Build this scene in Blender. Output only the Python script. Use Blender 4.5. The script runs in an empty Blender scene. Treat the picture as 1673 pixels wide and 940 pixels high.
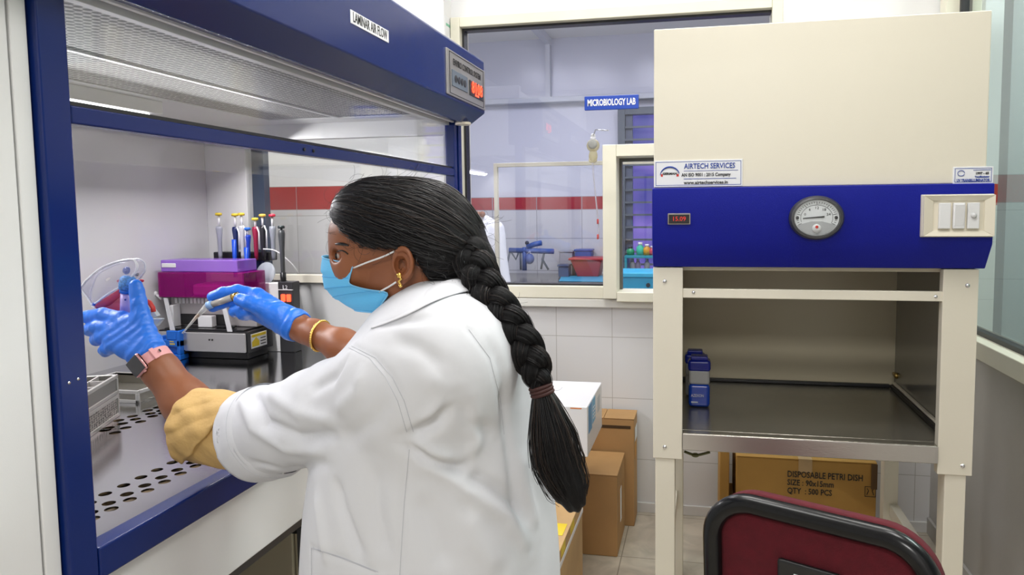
import bpy, bmesh, math, random
import numpy as np
from mathutils import Vector, Matrix
from mathutils.bvhtree import BVHTree
random.seed(7); rng = np.random.RandomState(7)
C = bpy.context.scene.collection
S = bpy.context.scene

# ---------------------------------------------------------------- camera
FPX, YAW, PIT, ROL, PPX, PPY, CH = 1150.0, -.193, .0753, -.0091, 923.0, 431.8, 1.38
_cy, _sy, _cp, _sp, _cr, _sr = math.cos(YAW), math.sin(YAW), math.cos(PIT), math.sin(PIT), math.cos(ROL), math.sin(ROL)
FW = Vector((_sy*_cp, _cy*_cp, -_sp)); _r = Vector((_cy, -_sy, 0)); _u = _r.cross(FW)
RT = _cr*_r + _sr*_u; UP = -_sr*_r + _cr*_u
cam = bpy.data.cameras.new('camera'); co = bpy.data.objects.new('camera', cam); C.objects.link(co)
M = Matrix((RT, UP, -FW)).transposed().to_4x4(); M.translation = (0, 0, CH); co.matrix_world = M
cam.sensor_width = 36; cam.lens = FPX/1673*36
cam.shift_x = (836.5-PPX)/1673; cam.shift_y = (PPY-470)/1673; cam.clip_start = .02; cam.clip_end = 60
S.camera = co
O = Vector((0, 0, CH))
def ray(x, y): return RT*((x-PPX)/FPX) - UP*((y-PPY)/FPX) + FW
def PY(x, y, Y):
    d = ray(x, y); return O + d*(Y/d.y)
def PX(x, y, X):
    d = ray(x, y); return O + d*(X/d.x)
def PZ(x, y, Z):
    d = ray(x, y); return O + d*((Z-CH)/d.z)

# ---------------------------------------------------------------- world, exposure, ceiling lights
S.view_settings.view_transform = 'Standard'; S.view_settings.look = 'None'
S.view_settings.gamma = 1; S.view_settings.use_curve_mapping = False
S.view_settings.exposure = 0.0
S.cycles.max_bounces = 10; S.cycles.transparent_max_bounces = 24; S.cycles.caustics_reflective = False; S.cycles.caustics_refractive = False
w = bpy.data.worlds.new('world'); S.world = w; w.use_nodes = True
w.node_tree.nodes['Background'].inputs[0].default_value = (.75, .82, 1, 1); w.node_tree.nodes['Background'].inputs[1].default_value = .6
LIGHTS = []
def area(name, loc, sx, sy, power, color=(1, 1, 1), rot=(0, 0, 0)):
    l = bpy.data.lights.new(name, 'AREA'); l.shape = 'RECTANGLE'; l.size = sx; l.size_y = sy; l.energy = power; l.color = color
    o = bpy.data.objects.new(name, l); C.objects.link(o); o.location = loc; o.rotation_euler = rot; return o
CEIL = 2.85
ROOM_LAMPS = [(-.55, 1.15), (.45, 1.15), (-.45, 2.2), (.5, 2.25), (.15, -1.2), (-1.55, 2.8)]  # last panel is added to brighten the corner behind the flow cabinet
LAMP_W = [9, 13, 12, 9, 40, 13]
for (x, y), w_ in zip(ROOM_LAMPS, LAMP_W): area('ceiling_light_glow', (x, y, CEIL-.045), .58, .58, w_, (1, .99, .97))
for x, y in [(-1.4, 4.4), (-.2, 4.4)]: area('laboratory_light_glow', (x, y, CEIL-.03), .9, .9, 34, (.86, .87, 1))
area('corridor_light_glow', (2.2, 2.4, CEIL-.03), .9, .9, 60, (.93, 1, .98))
area('cabinet_tube_glow', (-1.685, 1.75, 1.672), .03, 1.6, 16, (1, .98, 1), (0, -.5, 0))

# ---------------------------------------------------------------- materials
def nt(name):
    m = bpy.data.materials.new(name); m.use_nodes = True; t = m.node_tree
    return m, t, t.nodes['Principled BSDF']
def mat(name, col, rough=.5, metal=0, bump=None, var=0, varscale=6, coat=0, spec=None, emit=None, sheen=0, aniso=None, sss=0, trans=0, alpha=None):
    m, t, b = nt(name)
    b.inputs['Base Color'].default_value = (*col, 1); b.inputs['Roughness'].default_value = rough; b.inputs['Metallic'].default_value = metal
    if coat: b.inputs['Coat Weight'].default_value = coat; b.inputs['Coat Roughness'].default_value = .08
    if spec is not None: b.inputs['Specular IOR Level'].default_value = spec
    if sheen: b.inputs['Sheen Weight'].default_value = sheen
    if sss: b.inputs['Subsurface Weight'].default_value = sss; b.inputs['Subsurface Radius'].default_value = (.01, .004, .002); b.inputs['Subsurface Scale'].default_value = 1
    if trans: b.inputs['Transmission Weight'].default_value = trans
    if alpha is not None: b.inputs['Alpha'].default_value = alpha
    if emit: b.inputs['Emission Color'].default_value = (*emit[0], 1); b.inputs['Emission Strength'].default_value = emit[1]
    tc = t.nodes.new('ShaderNodeTexCoord')
    if var:
        n = t.nodes.new('ShaderNodeTexNoise'); n.inputs['Scale'].default_value = varscale; n.inputs['Detail'].default_value = 5
        t.links.new(tc.outputs['Object'], n.inputs['Vector'])
        r = t.nodes.new('ShaderNodeMapRange'); r.inputs['From Min'].default_value = .3; r.inputs['From Max'].default_value = .7
        r.inputs['To Min'].default_value = 1-var; r.inputs['To Max'].default_value = 1+var*.6
        t.links.new(n.outputs[0], r.inputs[0])
        x = t.nodes.new('ShaderNodeVectorMath'); x.operation = 'SCALE'; x.inputs[0].default_value = col
        t.links.new(r.outputs[0], x.inputs['Scale']); t.links.new(x.outputs[0], b.inputs['Base Color'])
    if bump:
        sc, st = bump[0], bump[1]; stretch = bump[2] if len(bump) > 2 else (1, 1, 1)
        mp = t.nodes.new('ShaderNodeMapping'); mp.inputs['Scale'].default_value = stretch
        t.links.new(tc.outputs['Object'], mp.inputs[0])
        n = t.nodes.new('ShaderNodeTexNoise'); n.inputs['Scale'].default_value = sc; n.inputs['Detail'].default_value = 4
        t.links.new(mp.outputs[0], n.inputs['Vector'])
        bp = t.nodes.new('ShaderNodeBump'); bp.inputs['Strength'].default_value = st; bp.inputs['Distance'].default_value = bump[3] if len(bump) > 3 else .002
        t.links.new(n.outputs[0], bp.inputs['Height']); t.links.new(bp.outputs[0], b.inputs['Normal'])
    return m
def glass(name, tint=(1, 1, 1), refl=1.0, rough=.0, f0=.04):
    """ thin pane: reflects by viewing angle, the same from both sides """
    m = bpy.data.materials.new(name); m.use_nodes = True; t = m.node_tree; t.nodes.clear()
    o = t.nodes.new('ShaderNodeOutputMaterial'); mx = t.nodes.new('ShaderNodeMixShader')
    tr = t.nodes.new('ShaderNodeBsdfTransparent'); tr.inputs[0].default_value = (*tint, 1)
    gl = t.nodes.new('ShaderNodeBsdfGlossy'); gl.inputs['Roughness'].default_value = rough; gl.inputs[0].default_value = (refl, refl, refl, 1)
    lw = t.nodes.new('ShaderNodeLayerWeight'); lw.inputs[0].default_value = .5
    pw = t.nodes.new('ShaderNodeMath'); pw.operation = 'POWER'; pw.inputs[1].default_value = 5; t.links.new(lw.outputs['Facing'], pw.inputs[0])
    mr = t.nodes.new('ShaderNodeMath'); mr.operation = 'MULTIPLY_ADD'; mr.inputs[1].default_value = 1-f0; mr.inputs[2].default_value = f0; t.links.new(pw.outputs[0], mr.inputs[0])
    t.links.new(mr.outputs[0], mx.inputs[0]); t.links.new(tr.outputs[0], mx.inputs[1]); t.links.new(gl.outputs[0], mx.inputs[2]); t.links.new(mx.outputs[0], o.inputs[0])
    return m
def milky(name, col, amount, rough=.15):
    m, t, b = nt(name); b.inputs['Base Color'].default_value = (*col, 1); b.inputs['Roughness'].default_value = rough
    tr = t.nodes.new('ShaderNodeBsdfTransparent'); tr.inputs[0].default_value = (*[.5+.5*c for c in col], 1)
    mx = t.nodes.new('ShaderNodeMixShader'); mx.inputs[0].default_value = amount
    o = t.nodes['Material Output']
    t.links.new(tr.outputs[0], mx.inputs[1]); t.links.new(b.outputs[0], mx.inputs[2]); t.links.new(mx.outputs[0], o.inputs[0])
    return m
def tilemat(name, cols, grout, w_, h_, ax, off=(0, 0), band=None, rough=.2, gw=.0025, paint_above=None, var=0.0, bump=.15):
    """ tiles on a plane; ax = the two object axes used, band = (z0,z1,colour) """
    m, t, b = nt(name); N = t.nodes; L = t.links
    tc = N.new('ShaderNodeTexCoord'); sp = N.new('ShaderNodeSeparateXYZ'); L.new(tc.outputs['Object'], sp.inputs[0])
    def mth(op, a, c=None):
        n = N.new('ShaderNodeMath'); n.operation = op
        for i, v in enumerate((a, c)):
            if v is None: continue
            if isinstance(v, (int, float)): n.inputs[i].default_value = v
            else: L.new(v, n.inputs[i])
        return n.outputs[0]
    u, v = sp.outputs[ax[0]], sp.outputs[ax[1]]
    def line(c, off_, s):
        f = mth('FRACT', mth('DIVIDE', mth('SUBTRACT', c, off_), s))
        f = mth('MINIMUM', f, mth('SUBTRACT', 1.0, f))
        return mth('LESS_THAN', mth('MULTIPLY', f, s), gw/2)
    g = mth('MAXIMUM', line(u, off[0], w_), line(v, off[1], h_))
    base = N.new('ShaderNodeRGB'); base.outputs[0].default_value = (*cols, 1); colr = base.outputs[0]
    if var:
        n = N.new('ShaderNodeTexNoise'); n.inputs['Scale'].default_value = 7; n.inputs['Detail'].default_value = 6; n.inputs['Distortion'].default_value = 1.5; L.new(tc.outputs['Object'], n.inputs['Vector'])
        cr = N.new('ShaderNodeMapRange'); cr.inputs['From Min'].default_value = .35; cr.inputs['From Max'].default_value = .65; cr.inputs['To Min'].default_value = 1-var; cr.inputs['To Max'].default_value = 1.05
        L.new(n.outputs[0], cr.inputs[0]); x = N.new('ShaderNodeVectorMath'); x.operation = 'SCALE'; x.inputs[0].default_value = cols; L.new(cr.outputs[0], x.inputs['Scale']); colr = x.outputs[0]
    def mix(f, a, bcol):
        mx = N.new('ShaderNodeMix'); mx.data_type = 'RGBA'
        L.new(f, mx.inputs['Factor']); L.new(a, mx.inputs['A'])
        if isinstance(bcol, tuple): mx.inputs['B'].default_value = (*bcol, 1)
        else: L.new(bcol, mx.inputs['B'])
        return mx.outputs['Result']
    if band:
        z = sp.outputs[2]; inb = mth('MULTIPLY', mth('GREATER_THAN', z, band[0]), mth('LESS_THAN', z, band[1]))
        colr = mix(inb, colr, band[2])
        g2 = mth('MAXIMUM', line(u, off[0], w_), mth('MAXIMUM', mth('LESS_THAN', mth('ABSOLUTE', mth('SUBTRACT', z, band[0])), gw/2), mth('LESS_THAN', mth('ABSOLUTE', mth('SUBTRACT', z, band[1])), gw/2)))
        nb = mth('LESS_THAN', z, band[0]-.001)
        g = mth('MAXIMUM', mth('MULTIPLY', g, nb), mth('MULTIPLY', g2, mth('GREATER_THAN', z, band[0]-.002)))
        if paint_above is not None:
            ab = mth('GREATER_THAN', z, band[1]+.002); g = mth('MULTIPLY', g, mth('SUBTRACT', 1.0, ab)); colr = mix(ab, colr, paint_above)
    colr = mix(g, colr, grout)
    L.new(colr, b.inputs['Base Color']); b.inputs['Roughness'].default_value = rough
    bp = N.new('ShaderNodeBump'); bp.inputs['Strength'].default_value = bump; bp.inputs['Distance'].default_value = .002; bp.invert = True
    L.new(g, bp.inputs['Height']); L.new(bp.outputs[0], b.inputs['Normal'])
    return m

m_white = mat('white_paint', (.80, .80, .80), .45, bump=(220, .04))
m_ceil = mat('ceiling_paint', (.85, .85, .84), .7, bump=(60, .05))
m_grey = mat('grey_wall_paint', (.50, .49, .47), .5, bump=(60, .05), var=.05)
m_tile = tilemat('wall_tile', (.72, .72, .73), (.42, .41, .39), .259, .281, (0, 2), (-.659, .244), band=(1.398, 1.511, (.42, .035, .03)), paint_above=(.82, .82, .82))
m_labtile = tilemat('laboratory_tile', (.62, .62, .66), (.32, .32, .36), .40, .281, (0, 2), (-1.42, .30), band=(1.392, 1.505, (.40, .02, .03)), paint_above=(.66, .67, .76), gw=.006)
m_floor = tilemat('floor_tile', (.58, .53, .44), (.30, .27, .22), .40, .40, (0, 1), (-.31, .31), rough=.22, gw=.004, var=.16)
m_cream = mat('cream_powder_coat', (.80, .75, .62), .38, bump=(700, .12), coat=.15)
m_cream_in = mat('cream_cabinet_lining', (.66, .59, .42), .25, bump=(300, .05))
m_frame = mat('cream_window_frame', (.76, .73, .60), .4, var=.04)
m_gask = mat('black_gasket', (.012, .012, .014), .4)
m_blue = mat('glossy_navy_paint', (.002, .016, .125), .24, spec=.35, bump=(900, .03))
m_royal = mat('textured_royal_blue_paint', (.002, .008, .29), .42, bump=(650, .35), spec=.3)
m_lafwhite = mat('white_powder_coat', (.76, .76, .75), .35, bump=(700, .06))
m_steel = mat('stainless_steel', (.60, .60, .62), .09, 1, bump=(60, .05, (1, 14, 1)), var=.05)
m_steel2 = mat('dull_stainless_steel', (.35, .33, .28), .16, .75, bump=(70, .15, (1, 12, 1)), var=.1)
m_steeledge = mat('brushed_steel_edge', (.60, .58, .56), .3, 1, bump=(40, .2, (2, 12, 12)))
m_glass = glass('clear_glass'); m_greenglass = glass('greenish_glass', (.86, .91, .90), 1, 0, .05)
m_sash = glass('sash_glass', (.985, .99, .99), 1, 0, .025)
m_black = mat('black_plastic', (.012, .012, .013), .32)
m_rubber = mat('black_rubber', (.015, .015, .015), .6)
m_chrome = mat('chrome', (.75, .75, .76), .18, 1)
m_plate = mat('brushed_aluminium_plate', (.42, .40, .38), .35, .7)
m_whiteplastic = mat('white_plastic', (.82, .82, .82), .3)
m_creamplastic = mat('cream_plastic', (.80, .74, .60), .32)
m_paper = mat('white_paper', (.82, .83, .85), .55)
m_inkblue = mat('blue_ink', (.01, .05, .33), .5); m_inkblack = mat('black_ink', (.012, .012, .012), .55); m_inkred = mat('red_ink', (.6, .03, .02), .5)
m_inkwhite = mat('white_lettering', (.85, .85, .87), .5)
m_led = mat('red_led', (.3, .0, .0), .4, emit=((1, .06, .02), 4))
m_card = mat('cardboard', (.44, .25, .10), .75, var=.12, varscale=5, bump=(40, .15))
m_card2 = mat('pale_cardboard', (.55, .36, .17), .75, var=.12, varscale=6, bump=(40, .15))
m_yellow = mat('yellow_label', (.80, .60, .03), .5)
m_maroon = mat('maroon_fabric', (.112, .0025, .010), .9, bump=(900, .9), sheen=.0, var=.16, varscale=60)
m_cyan = mat('cyan_plastic', (.02, .36, .60), .4)

# ---------------------------------------------------------------- mesh helpers
def linkmesh(name, me, m=None, parent=None, smooth=False):
    o = bpy.data.objects.new(name, me); C.objects.link(o)
    if m: me.materials.append(m)
    if smooth: me.polygons.foreach_set('use_smooth', [True]*len(me.polygons))
    if parent: o.parent = parent; o.matrix_parent_inverse = parent.matrix_world.inverted() if False else Matrix.Translation(-parent.location) if parent.rotation_euler.z == 0 else parent.matrix_basis.inverted()
    return o
def tag(o, label, cat, group=None, kind=None):
    if label: o['label'] = label
    if cat: o['category'] = cat
    if group: o['group'] = group
    if kind: o['kind'] = kind
    return o
def thing(name, label, cat, loc=(0, 0, 0), group=None, rz=0):
    o = bpy.data.objects.new(name, None); C.objects.link(o); o.location = loc; o.rotation_euler = (0, 0, rz); o.empty_display_size = .1
    return tag(o, label, cat, group)
class MB:
    def __init__(s): s.bm = bmesh.new()
    def box(s, a, b, mtx=None):
        a = Vector(a); b = Vector(b); c = (a+b)/2; d = b-a
        r = bmesh.ops.create_cube(s.bm, size=1, matrix=(mtx or Matrix()) @ Matrix.Translation(c) @ Matrix.Diagonal((abs(d.x), abs(d.y), abs(d.z), 1)))
        return s
    def hexa(s, pts):       # 8 corners: bottom 4 (ccw), top 4
        v = [s.bm.verts.new(p) for p in pts]
        for f in ((3, 2, 1, 0), (4, 5, 6, 7), (0, 1, 5, 4), (1, 2, 6, 5), (2, 3, 7, 6), (3, 0, 4, 7)): s.bm.faces.new([v[i] for i in f])
        return s
    def prism(s, poly, d):   # poly: list of 3D points, d: extrusion vector
        d = Vector(d); a = [s.bm.verts.new(p) for p in poly]; b = [s.bm.verts.new(Vector(p)+d) for p in poly]; n = len(a)
        s.bm.faces.new(a[::-1]); s.bm.faces.new(b)
        for i in range(n): s.bm.faces.new((a[i], a[(i+1) % n], b[(i+1) % n], b[i]))
        return s
    def cyl(s, p, q, r, r2=None, n=20):
        p = Vector(p); q = Vector(q); d = q-p; L = d.length
        m = Matrix.Translation((p+q)/2) @ d.to_track_quat('Z', 'Y').to_matrix().to_4x4()
        bmesh.ops.create_cone(s.bm, cap_ends=True, segments=n, radius1=r, radius2=r if r2 is None else r2, depth=L, matrix=m); return s
    def ball(s, c, r, sc=(1, 1, 1), n=16):
        bmesh.ops.create_uvsphere(s.bm, u_segments=n, v_segments=n//2+2, radius=r, matrix=Matrix.Translation(c) @ Matrix.Diagonal((*sc, 1))); return s
    def tube(s, pts, r, n=8, closed=False, flat=None, cap=True):
        pts = [Vector(p) for p in pts]; N = len(pts); rings = []; up = None
        for i, p in enumerate(pts):
            a = pts[(i-1) % N] if closed or i else pts[0]; b = pts[(i+1) % N] if closed or i < N-1 else pts[-1]
            t = (b-a).normalized()
            if up is None:
                up = Vector((0, 0, 1)) if abs(t.z) < .9 else Vector((1, 0, 0))
            up = (up-t*up.dot(t)).normalized(); sd = t.cross(up)
            rr = r[i] if isinstance(r, (list, tuple)) else r
            fx = flat if flat else 1
            rings.append([s.bm.verts.new(p+(sd*math.cos(k*2*math.pi/n)*rr+up*math.sin(k*2*math.pi/n)*rr*fx)) for k in range(n)])
        for i in range(N if closed else N-1):
            A, B = rings[i], rings[(i+1) % N]
            for k in range(n): s.bm.faces.new((A[k], A[(k+1) % n], B[(k+1) % n], B[k]))
        if not closed and cap: s.bm.faces.new(rings[0][::-1]); s.bm.faces.new(rings[-1])
        return s
    def lathe(s, prof, loc, axis=(0, 0, 1), n=28):
        q = Vector(axis).to_track_quat('Z', 'Y').to_matrix().to_4x4(); mt = Matrix.Translation(loc) @ q; rings = []
        for r, z in prof:
            if r < 1e-5: rings.append([s.bm.verts.new(mt @ Vector((0, 0, z)))])
            else: rings.append([s.bm.verts.new(mt @ Vector((r*math.cos(k*2*math.pi/n), r*math.sin(k*2*math.pi/n), z))) for k in range(n)])
        for A, B in zip(rings, rings[1:]):
            for k in range(n):
                k2 = (k+1) % n
                if len(A) == 1 and len(B) == 1: continue
                if len(A) == 1: s.bm.faces.new((A[0], B[k2], B[k]))
                elif len(B) == 1: s.bm.faces.new((A[k], A[k2], B[0]))
                else: s.bm.faces.new((A[k], A[k2], B[k2], B[k]))
        return s
    def grid(s, rows):      # rows of 3D points
        V = [[s.bm.verts.new(p) for p in r] for r in rows]
        for a, b in zip(V, V[1:]):
            for i in range(len(a)-1): s.bm.faces.new((a[i], a[i+1], b[i+1], b[i]))
        return s
    def build(s, name, m, parent=None, bevel=0, smooth=False, solid=0, sub=0, seg=2):
        bmesh.ops.recalc_face_normals(s.bm, faces=s.bm.faces)
        me = bpy.data.meshes.new(name); s.bm.to_mesh(me); s.bm.free()
        o = linkmesh(name, me, m, parent, smooth or bevel > 0 or sub > 0)
        if solid: md = o.modifiers.new('thick', 'SOLIDIFY'); md.thickness = solid; md.offset = 0
        if bevel:
            md = o.modifiers.new('bevel', 'BEVEL'); md.width = bevel; md.segments = seg; md.limit_method = 'ANGLE'; md.angle_limit = .6; md.harden_normals = True
        if sub: md = o.modifiers.new('sub', 'SUBSURF'); md.levels = sub; md.render_levels = sub
        return o
def box(name, a, b, m, parent=None, bevel=.002): return MB().box(a, b).build(name, m, parent, bevel)
def struct(o): o['kind'] = 'structure'; return o
def text(name, s, size, m, origin, right, up, parent=None, sx=1.0, align='CENTER', ext=.0004, bold=0, fit=None):
    """ lettering lying in the plane of right/up, centred on origin """
    cu = bpy.data.curves.new(name, 'FONT'); cu.body = s; cu.size = size; cu.align_x = align; cu.align_y = 'CENTER'; cu.extrude = ext; cu.offset = bold; cu.resolution_u = 2
    tmp = bpy.data.objects.new(name, cu); C.objects.link(tmp)
    bpy.context.view_layer.update()
    me = bpy.data.meshes.new_from_object(tmp.evaluated_get(bpy.context.evaluated_depsgraph_get())); bpy.data.objects.remove(tmp)
    if fit:
        xs_ = [v.co.x for v in me.vertices]; sx = fit/(max(xs_)-min(xs_))
    r = Vector(right).normalized(); u = Vector(up); u = (u-r*u.dot(r)).normalized(); n = r.cross(u)
    mt = Matrix((r*sx, u, n)).transposed().to_4x4(); mt.translation = Vector(origin)
    me.transform(mt); me.materials.clear()
    return linkmesh(name, me, m, parent)

# ---------------------------------------------------------------- implicit surface helpers
def smin(a, b, k):
    h = np.clip(.5+.5*(b-a)/k, 0, 1); return b*(1-h)+a*h-k*h*(1-h)
def smax(a, b, k): return -smin(-a, -b, k)
def cone(p, a, b, ra, rb):
    a = np.array(a, float); b = np.array(b, float); ab = b-a
    t = np.clip(((p-a)@ab)/(ab@ab), 0, 1); return np.linalg.norm(p-a-t[:, None]*ab, axis=1)-(ra+(rb-ra)*t)
def ell(p, c, r, R=None):
    q = p-np.array(c, float)
    if R is not None: q = q@R
    r = np.array(r, float); k0 = np.linalg.norm(q/r, axis=1); k1 = np.linalg.norm(q/(r*r), axis=1)
    return np.where(k1 > 1e-9, k0*(k0-1)/np.maximum(k1, 1e-9), -r.min())
def torus(p, c, ax, R, r, sq=1.0):
    ax = np.array(ax, float); ax /= np.linalg.norm(ax); q = p-np.array(c, float); h = q@ax; rad = np.linalg.norm(q-h[:, None]*ax, axis=1)
    return np.sqrt((rad-R)**2+(h*sq)**2)-r
def chain(p, pts, rs, k=.006):
    d = None
    for i in range(len(pts)-1):
        e = cone(p, pts[i], pts[i+1], rs[i], rs[i+1]); d = e if d is None else smin(d, e, k)
    return d
def wob(p, s, seed=0):
    x, y, z = (p*s).T
    return (np.sin(x+1.3*np.sin(1.7*y+seed)+seed)*np.cos(1.1*y+1.1*np.sin(1.3*z+2*seed))+np.sin(1.9*z+np.sin(1.2*x+seed))*.6)/1.6
def surfnet(f, lo, hi, h, marg=.008, B=8):
    lo = np.array(lo, float); n = (np.ceil((np.array(hi)-lo)/h/B).astype(int))*B; nb = n//B
    g = np.stack(np.meshgrid(*[np.arange(k) for k in nb], indexing='ij'), -1).reshape(-1, 3)
    cen = lo+(g*B+(B-1)/2)*h; v = f(cen); act = np.abs(v) < B*h*.87+marg
    D = np.repeat(np.repeat(np.repeat(np.where(v < 0, -1., 1.).reshape(nb).astype(np.float32), B, 0), B, 1), B, 2)
    ga = g[act]*B; off = np.stack(np.meshgrid(*[np.arange(B)]*3, indexing='ij'), -1).reshape(-1, 3)
    for s in range(0, len(ga), 400):
        idx = (ga[s:s+400, None, :]+off[None]).reshape(-1, 3); D[idx[:, 0], idx[:, 1], idx[:, 2]] = f(lo+idx*h)
    ins = D < 0; c = np.zeros([k-1 for k in n], np.int8)
    for a in (0, 1):
        for b in (0, 1):
            for e in (0, 1): c += ins[a:n[0]-1+a, b:n[1]-1+b, e:n[2]-1+e]
    cells = np.argwhere((c > 0) & (c < 8)); idm = -np.ones(c.shape, np.int32); idm[tuple(cells.T)] = np.arange(len(cells))
    acc = np.zeros((len(cells), 3)); cnt = np.zeros(len(cells))
    for ax in range(3):
        o1, o2 = [k for k in range(3) if k != ax]
        for a in (0, 1):
            for b in (0, 1):
                p0 = cells.copy(); p0[:, o1] += a; p0[:, o2] += b; p1 = p0.copy(); p1[:, ax] += 1
                d0 = D[tuple(p0.T)]; d1 = D[tuple(p1.T)]; m = (d0 < 0) != (d1 < 0); t = d0[m]/(d0[m]-d1[m])
                q = p0[m].astype(float); q[:, ax] += t; acc[m] += q; cnt[m] += 1
    V = lo+acc/cnt[:, None]*h; F = []
    for ax in range(3):
        o1, o2 = (ax+1) % 3, (ax+2) % 3
        s0 = np.take(ins, range(n[ax]-1), ax); s1 = np.take(ins, range(1, n[ax]), ax)
        e = np.argwhere(s0 != s1); e = e[(e[:, o1] > 0) & (e[:, o2] > 0) & (e[:, o1] < n[o1]-1) & (e[:, o2] < n[o2]-1)]
        up = ins[tuple(e.T)]
        q = []
        for a, b in ((-1, -1), (0, -1), (0, 0), (-1, 0)):
            k = e.copy(); k[:, o1] += a; k[:, o2] += b; q.append(idm[tuple(k.T)])
        q = np.stack(q, 1); q[~up] = q[~up][:, ::-1]; F.append(q)
    return V, np.concatenate(F)
def smesh(name, V, F, m, parent=None):
    me = bpy.data.meshes.new(name); me.vertices.add(len(V)); me.vertices.foreach_set('co', np.asarray(V, np.float32).ravel())
    me.loops.add(F.size); me.loops.foreach_set('vertex_index', F.ravel().astype(np.int32)); me.polygons.add(len(F))
    me.polygons.foreach_set('loop_start', np.arange(0, F.size, 4, dtype=np.int32)); me.polygons.foreach_set('loop_total', np.full(len(F), 4, np.int32))
    me.update(calc_edges=True); me.validate()
    return linkmesh(name, me, m, parent, True)
def bvh(V, F): return BVHTree.FromPolygons([tuple(v) for v in V], [tuple(int(i) for i in f) for f in F])
def hit(bv, x, y, lift=0.0):
    r = bv.ray_cast(O, ray(x, y).normalized())
    if r[0] is None: return None
    return r[0]+r[1]*lift*(1 if r[1].dot(ray(x, y)) < 0 else -1)
def lap(V, F, it=2, lam=.5):
    V = V.copy(); E = np.concatenate([F[:, [0, 1]], F[:, [1, 2]], F[:, [2, 3]], F[:, [3, 0]]])
    deg = np.bincount(E.ravel(), minlength=len(V))[:, None]
    for _ in range(it):
        s = np.zeros_like(V)
        for k in range(3): s[:, k] = np.bincount(E[:, 0], V[E[:, 1], k], len(V))+np.bincount(E[:, 1], V[E[:, 0], k], len(V))
        V += lam*(s/np.maximum(deg, 1)-V)
    return V
def vnorm(V, F):
    n = np.cross(V[F[:, 2]]-V[F[:, 0]], V[F[:, 3]]-V[F[:, 1]]); N = np.zeros_like(V)
    for k in range(4):
        for j in range(3): N[:, j] += np.bincount(F[:, k], n[:, j], len(V))
    return N/np.maximum(np.linalg.norm(N, axis=1, keepdims=True), 1e-12)
def segd(V, pts):
    d = np.full(len(V), 1e9)
    for a, b in zip(pts, pts[1:]):
        a = np.array(a); b = np.array(b); ab = b-a; t = np.clip(((V-a)@ab)/max(ab@ab, 1e-12), 0, 1); d = np.minimum(d, np.linalg.norm(V-a-t[:, None]*ab, axis=1))
    return d
def spline(pts, n):
    pts = [Vector(p) for p in pts]; P = [2*pts[0]-pts[1]]+pts+[2*pts[-1]-pts[-2]]; out = []; m = len(pts)-1
    for i in range(n+1):
        t = i/n*m; k = min(int(t), m-1); u = t-k; a, b, c, d = P[k:k+4]
        out.append(.5*((2*b)+(c-a)*u+(2*a-5*b+4*c-d)*u*u+(3*b-a-3*c+d)*u**3))
    return out

# ================================================================ SETTING
YW, XR, XL, YF = 3.15, .955, -2.35, -2.2       # back wall, right wall, left wall, wall behind the camera
def wallpiece(mb, x0, x1, z0, z1, y0=YW, y1=YW+.12): mb.box((x0, y0, z0), (x1, y1, z1))
WX0, WX1, WZ0, WZ1 = -1.131, .325, .985, 2.262   # back window opening (frame outside)
mb = MB(); wallpiece(mb, XL, WX0, 0, CEIL); wallpiece(mb, WX1, XR+.12, 0, CEIL); wallpiece(mb, WX0, WX1, 0, WZ0); wallpiece(mb, WX0, WX1, WZ1, CEIL)
struct(mb.build('wall_back', m_tile))
RZ0, RZ1, RY0 = .86, 2.45, 3.06                    # right window opening
mb = MB(); mb.box((XR, YF, 0), (XR+.12, YW, RZ0)).box((XR, YF, RZ1), (XR+.12, YW, CEIL)).box((XR, RY0, RZ0), (XR+.12, YW, RZ1)).box((XR, YF, RZ0), (XR+.12, .2, RZ1))
struct(mb.build('wall_right', m_grey))
struct(box('wall_left', (XL-.12, YF, 0), (XL, YW, CEIL), m_white, bevel=0))
struct(box('wall_front', (XL-.12, YF-.12, 0), (4, YF, CEIL), m_white, bevel=0))
struct(box('floor', (XL-.12, YF-.12, -.1), (4.0, 6.2, 0), m_floor, bevel=0))
struct(box('ceiling', (XL-1.5, YF-.12, CEIL), (4.0, 6.2, CEIL+.1), m_ceil, bevel=0))
struct(box('trim_pillar', (-1.42, 3.05, 0), (-1.136, YW, CEIL), m_white, bevel=.003))
struct(box('baseboard_back', (-1.13, YW-.012, 0), (XR, YW, .045), mat('skirting_tile', (.70, .70, .70), .25), bevel=.002))
struct(box('baseboard_right', (XR-.012, .2, 0), (XR, YW-.012, .07), m_grey, bevel=.002))
# sill below the back window
struct(box('trim_sill', (WX0, YW-.035, .945), (WX1+.2, YW+.01, WZ0-.002), mat('sill_tile', (.72, .71, .66), .3, var=.04), bevel=.003))
# back window: frame, gasket, glass; with the stepped pass-through opening on its right
fw = .044; W1 = thing('window_1', None, None, (WX0, YW, WZ0)); struct(W1)
Y0, Y1 = YW-.035, YW+.09
PX0, PX1, PZ0, PZ1 = -.43, .30, .99, 1.667
mb = MB()
mb.box((WX0, Y0, WZ0), (WX0+fw, Y1, WZ1)).box((WX1-fw, Y0, WZ0), (WX1, Y1, WZ1)).box((WX0+fw, Y0, WZ1-fw), (WX1-fw, Y1, WZ1)).box((WX0+fw, Y0, WZ0), (PX0, Y1, WZ0+fw*1.25))
mb.build('window_frame', m_frame, W1, .003)
mb = MB(); g = .010
mb.box((WX0+fw, YW, WZ0+fw*1.25), (WX0+fw+g, YW+.05, WZ1-fw)).box((WX0+fw+g, YW, WZ1-fw-g), (WX1-fw, YW+.05, WZ1-fw)).box((WX0+fw+g, YW, WZ0+fw*1.25), (PX0, YW+.05, WZ0+fw*1.25+g*.8))
mb.build('gasket', m_gask, W1)
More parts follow.
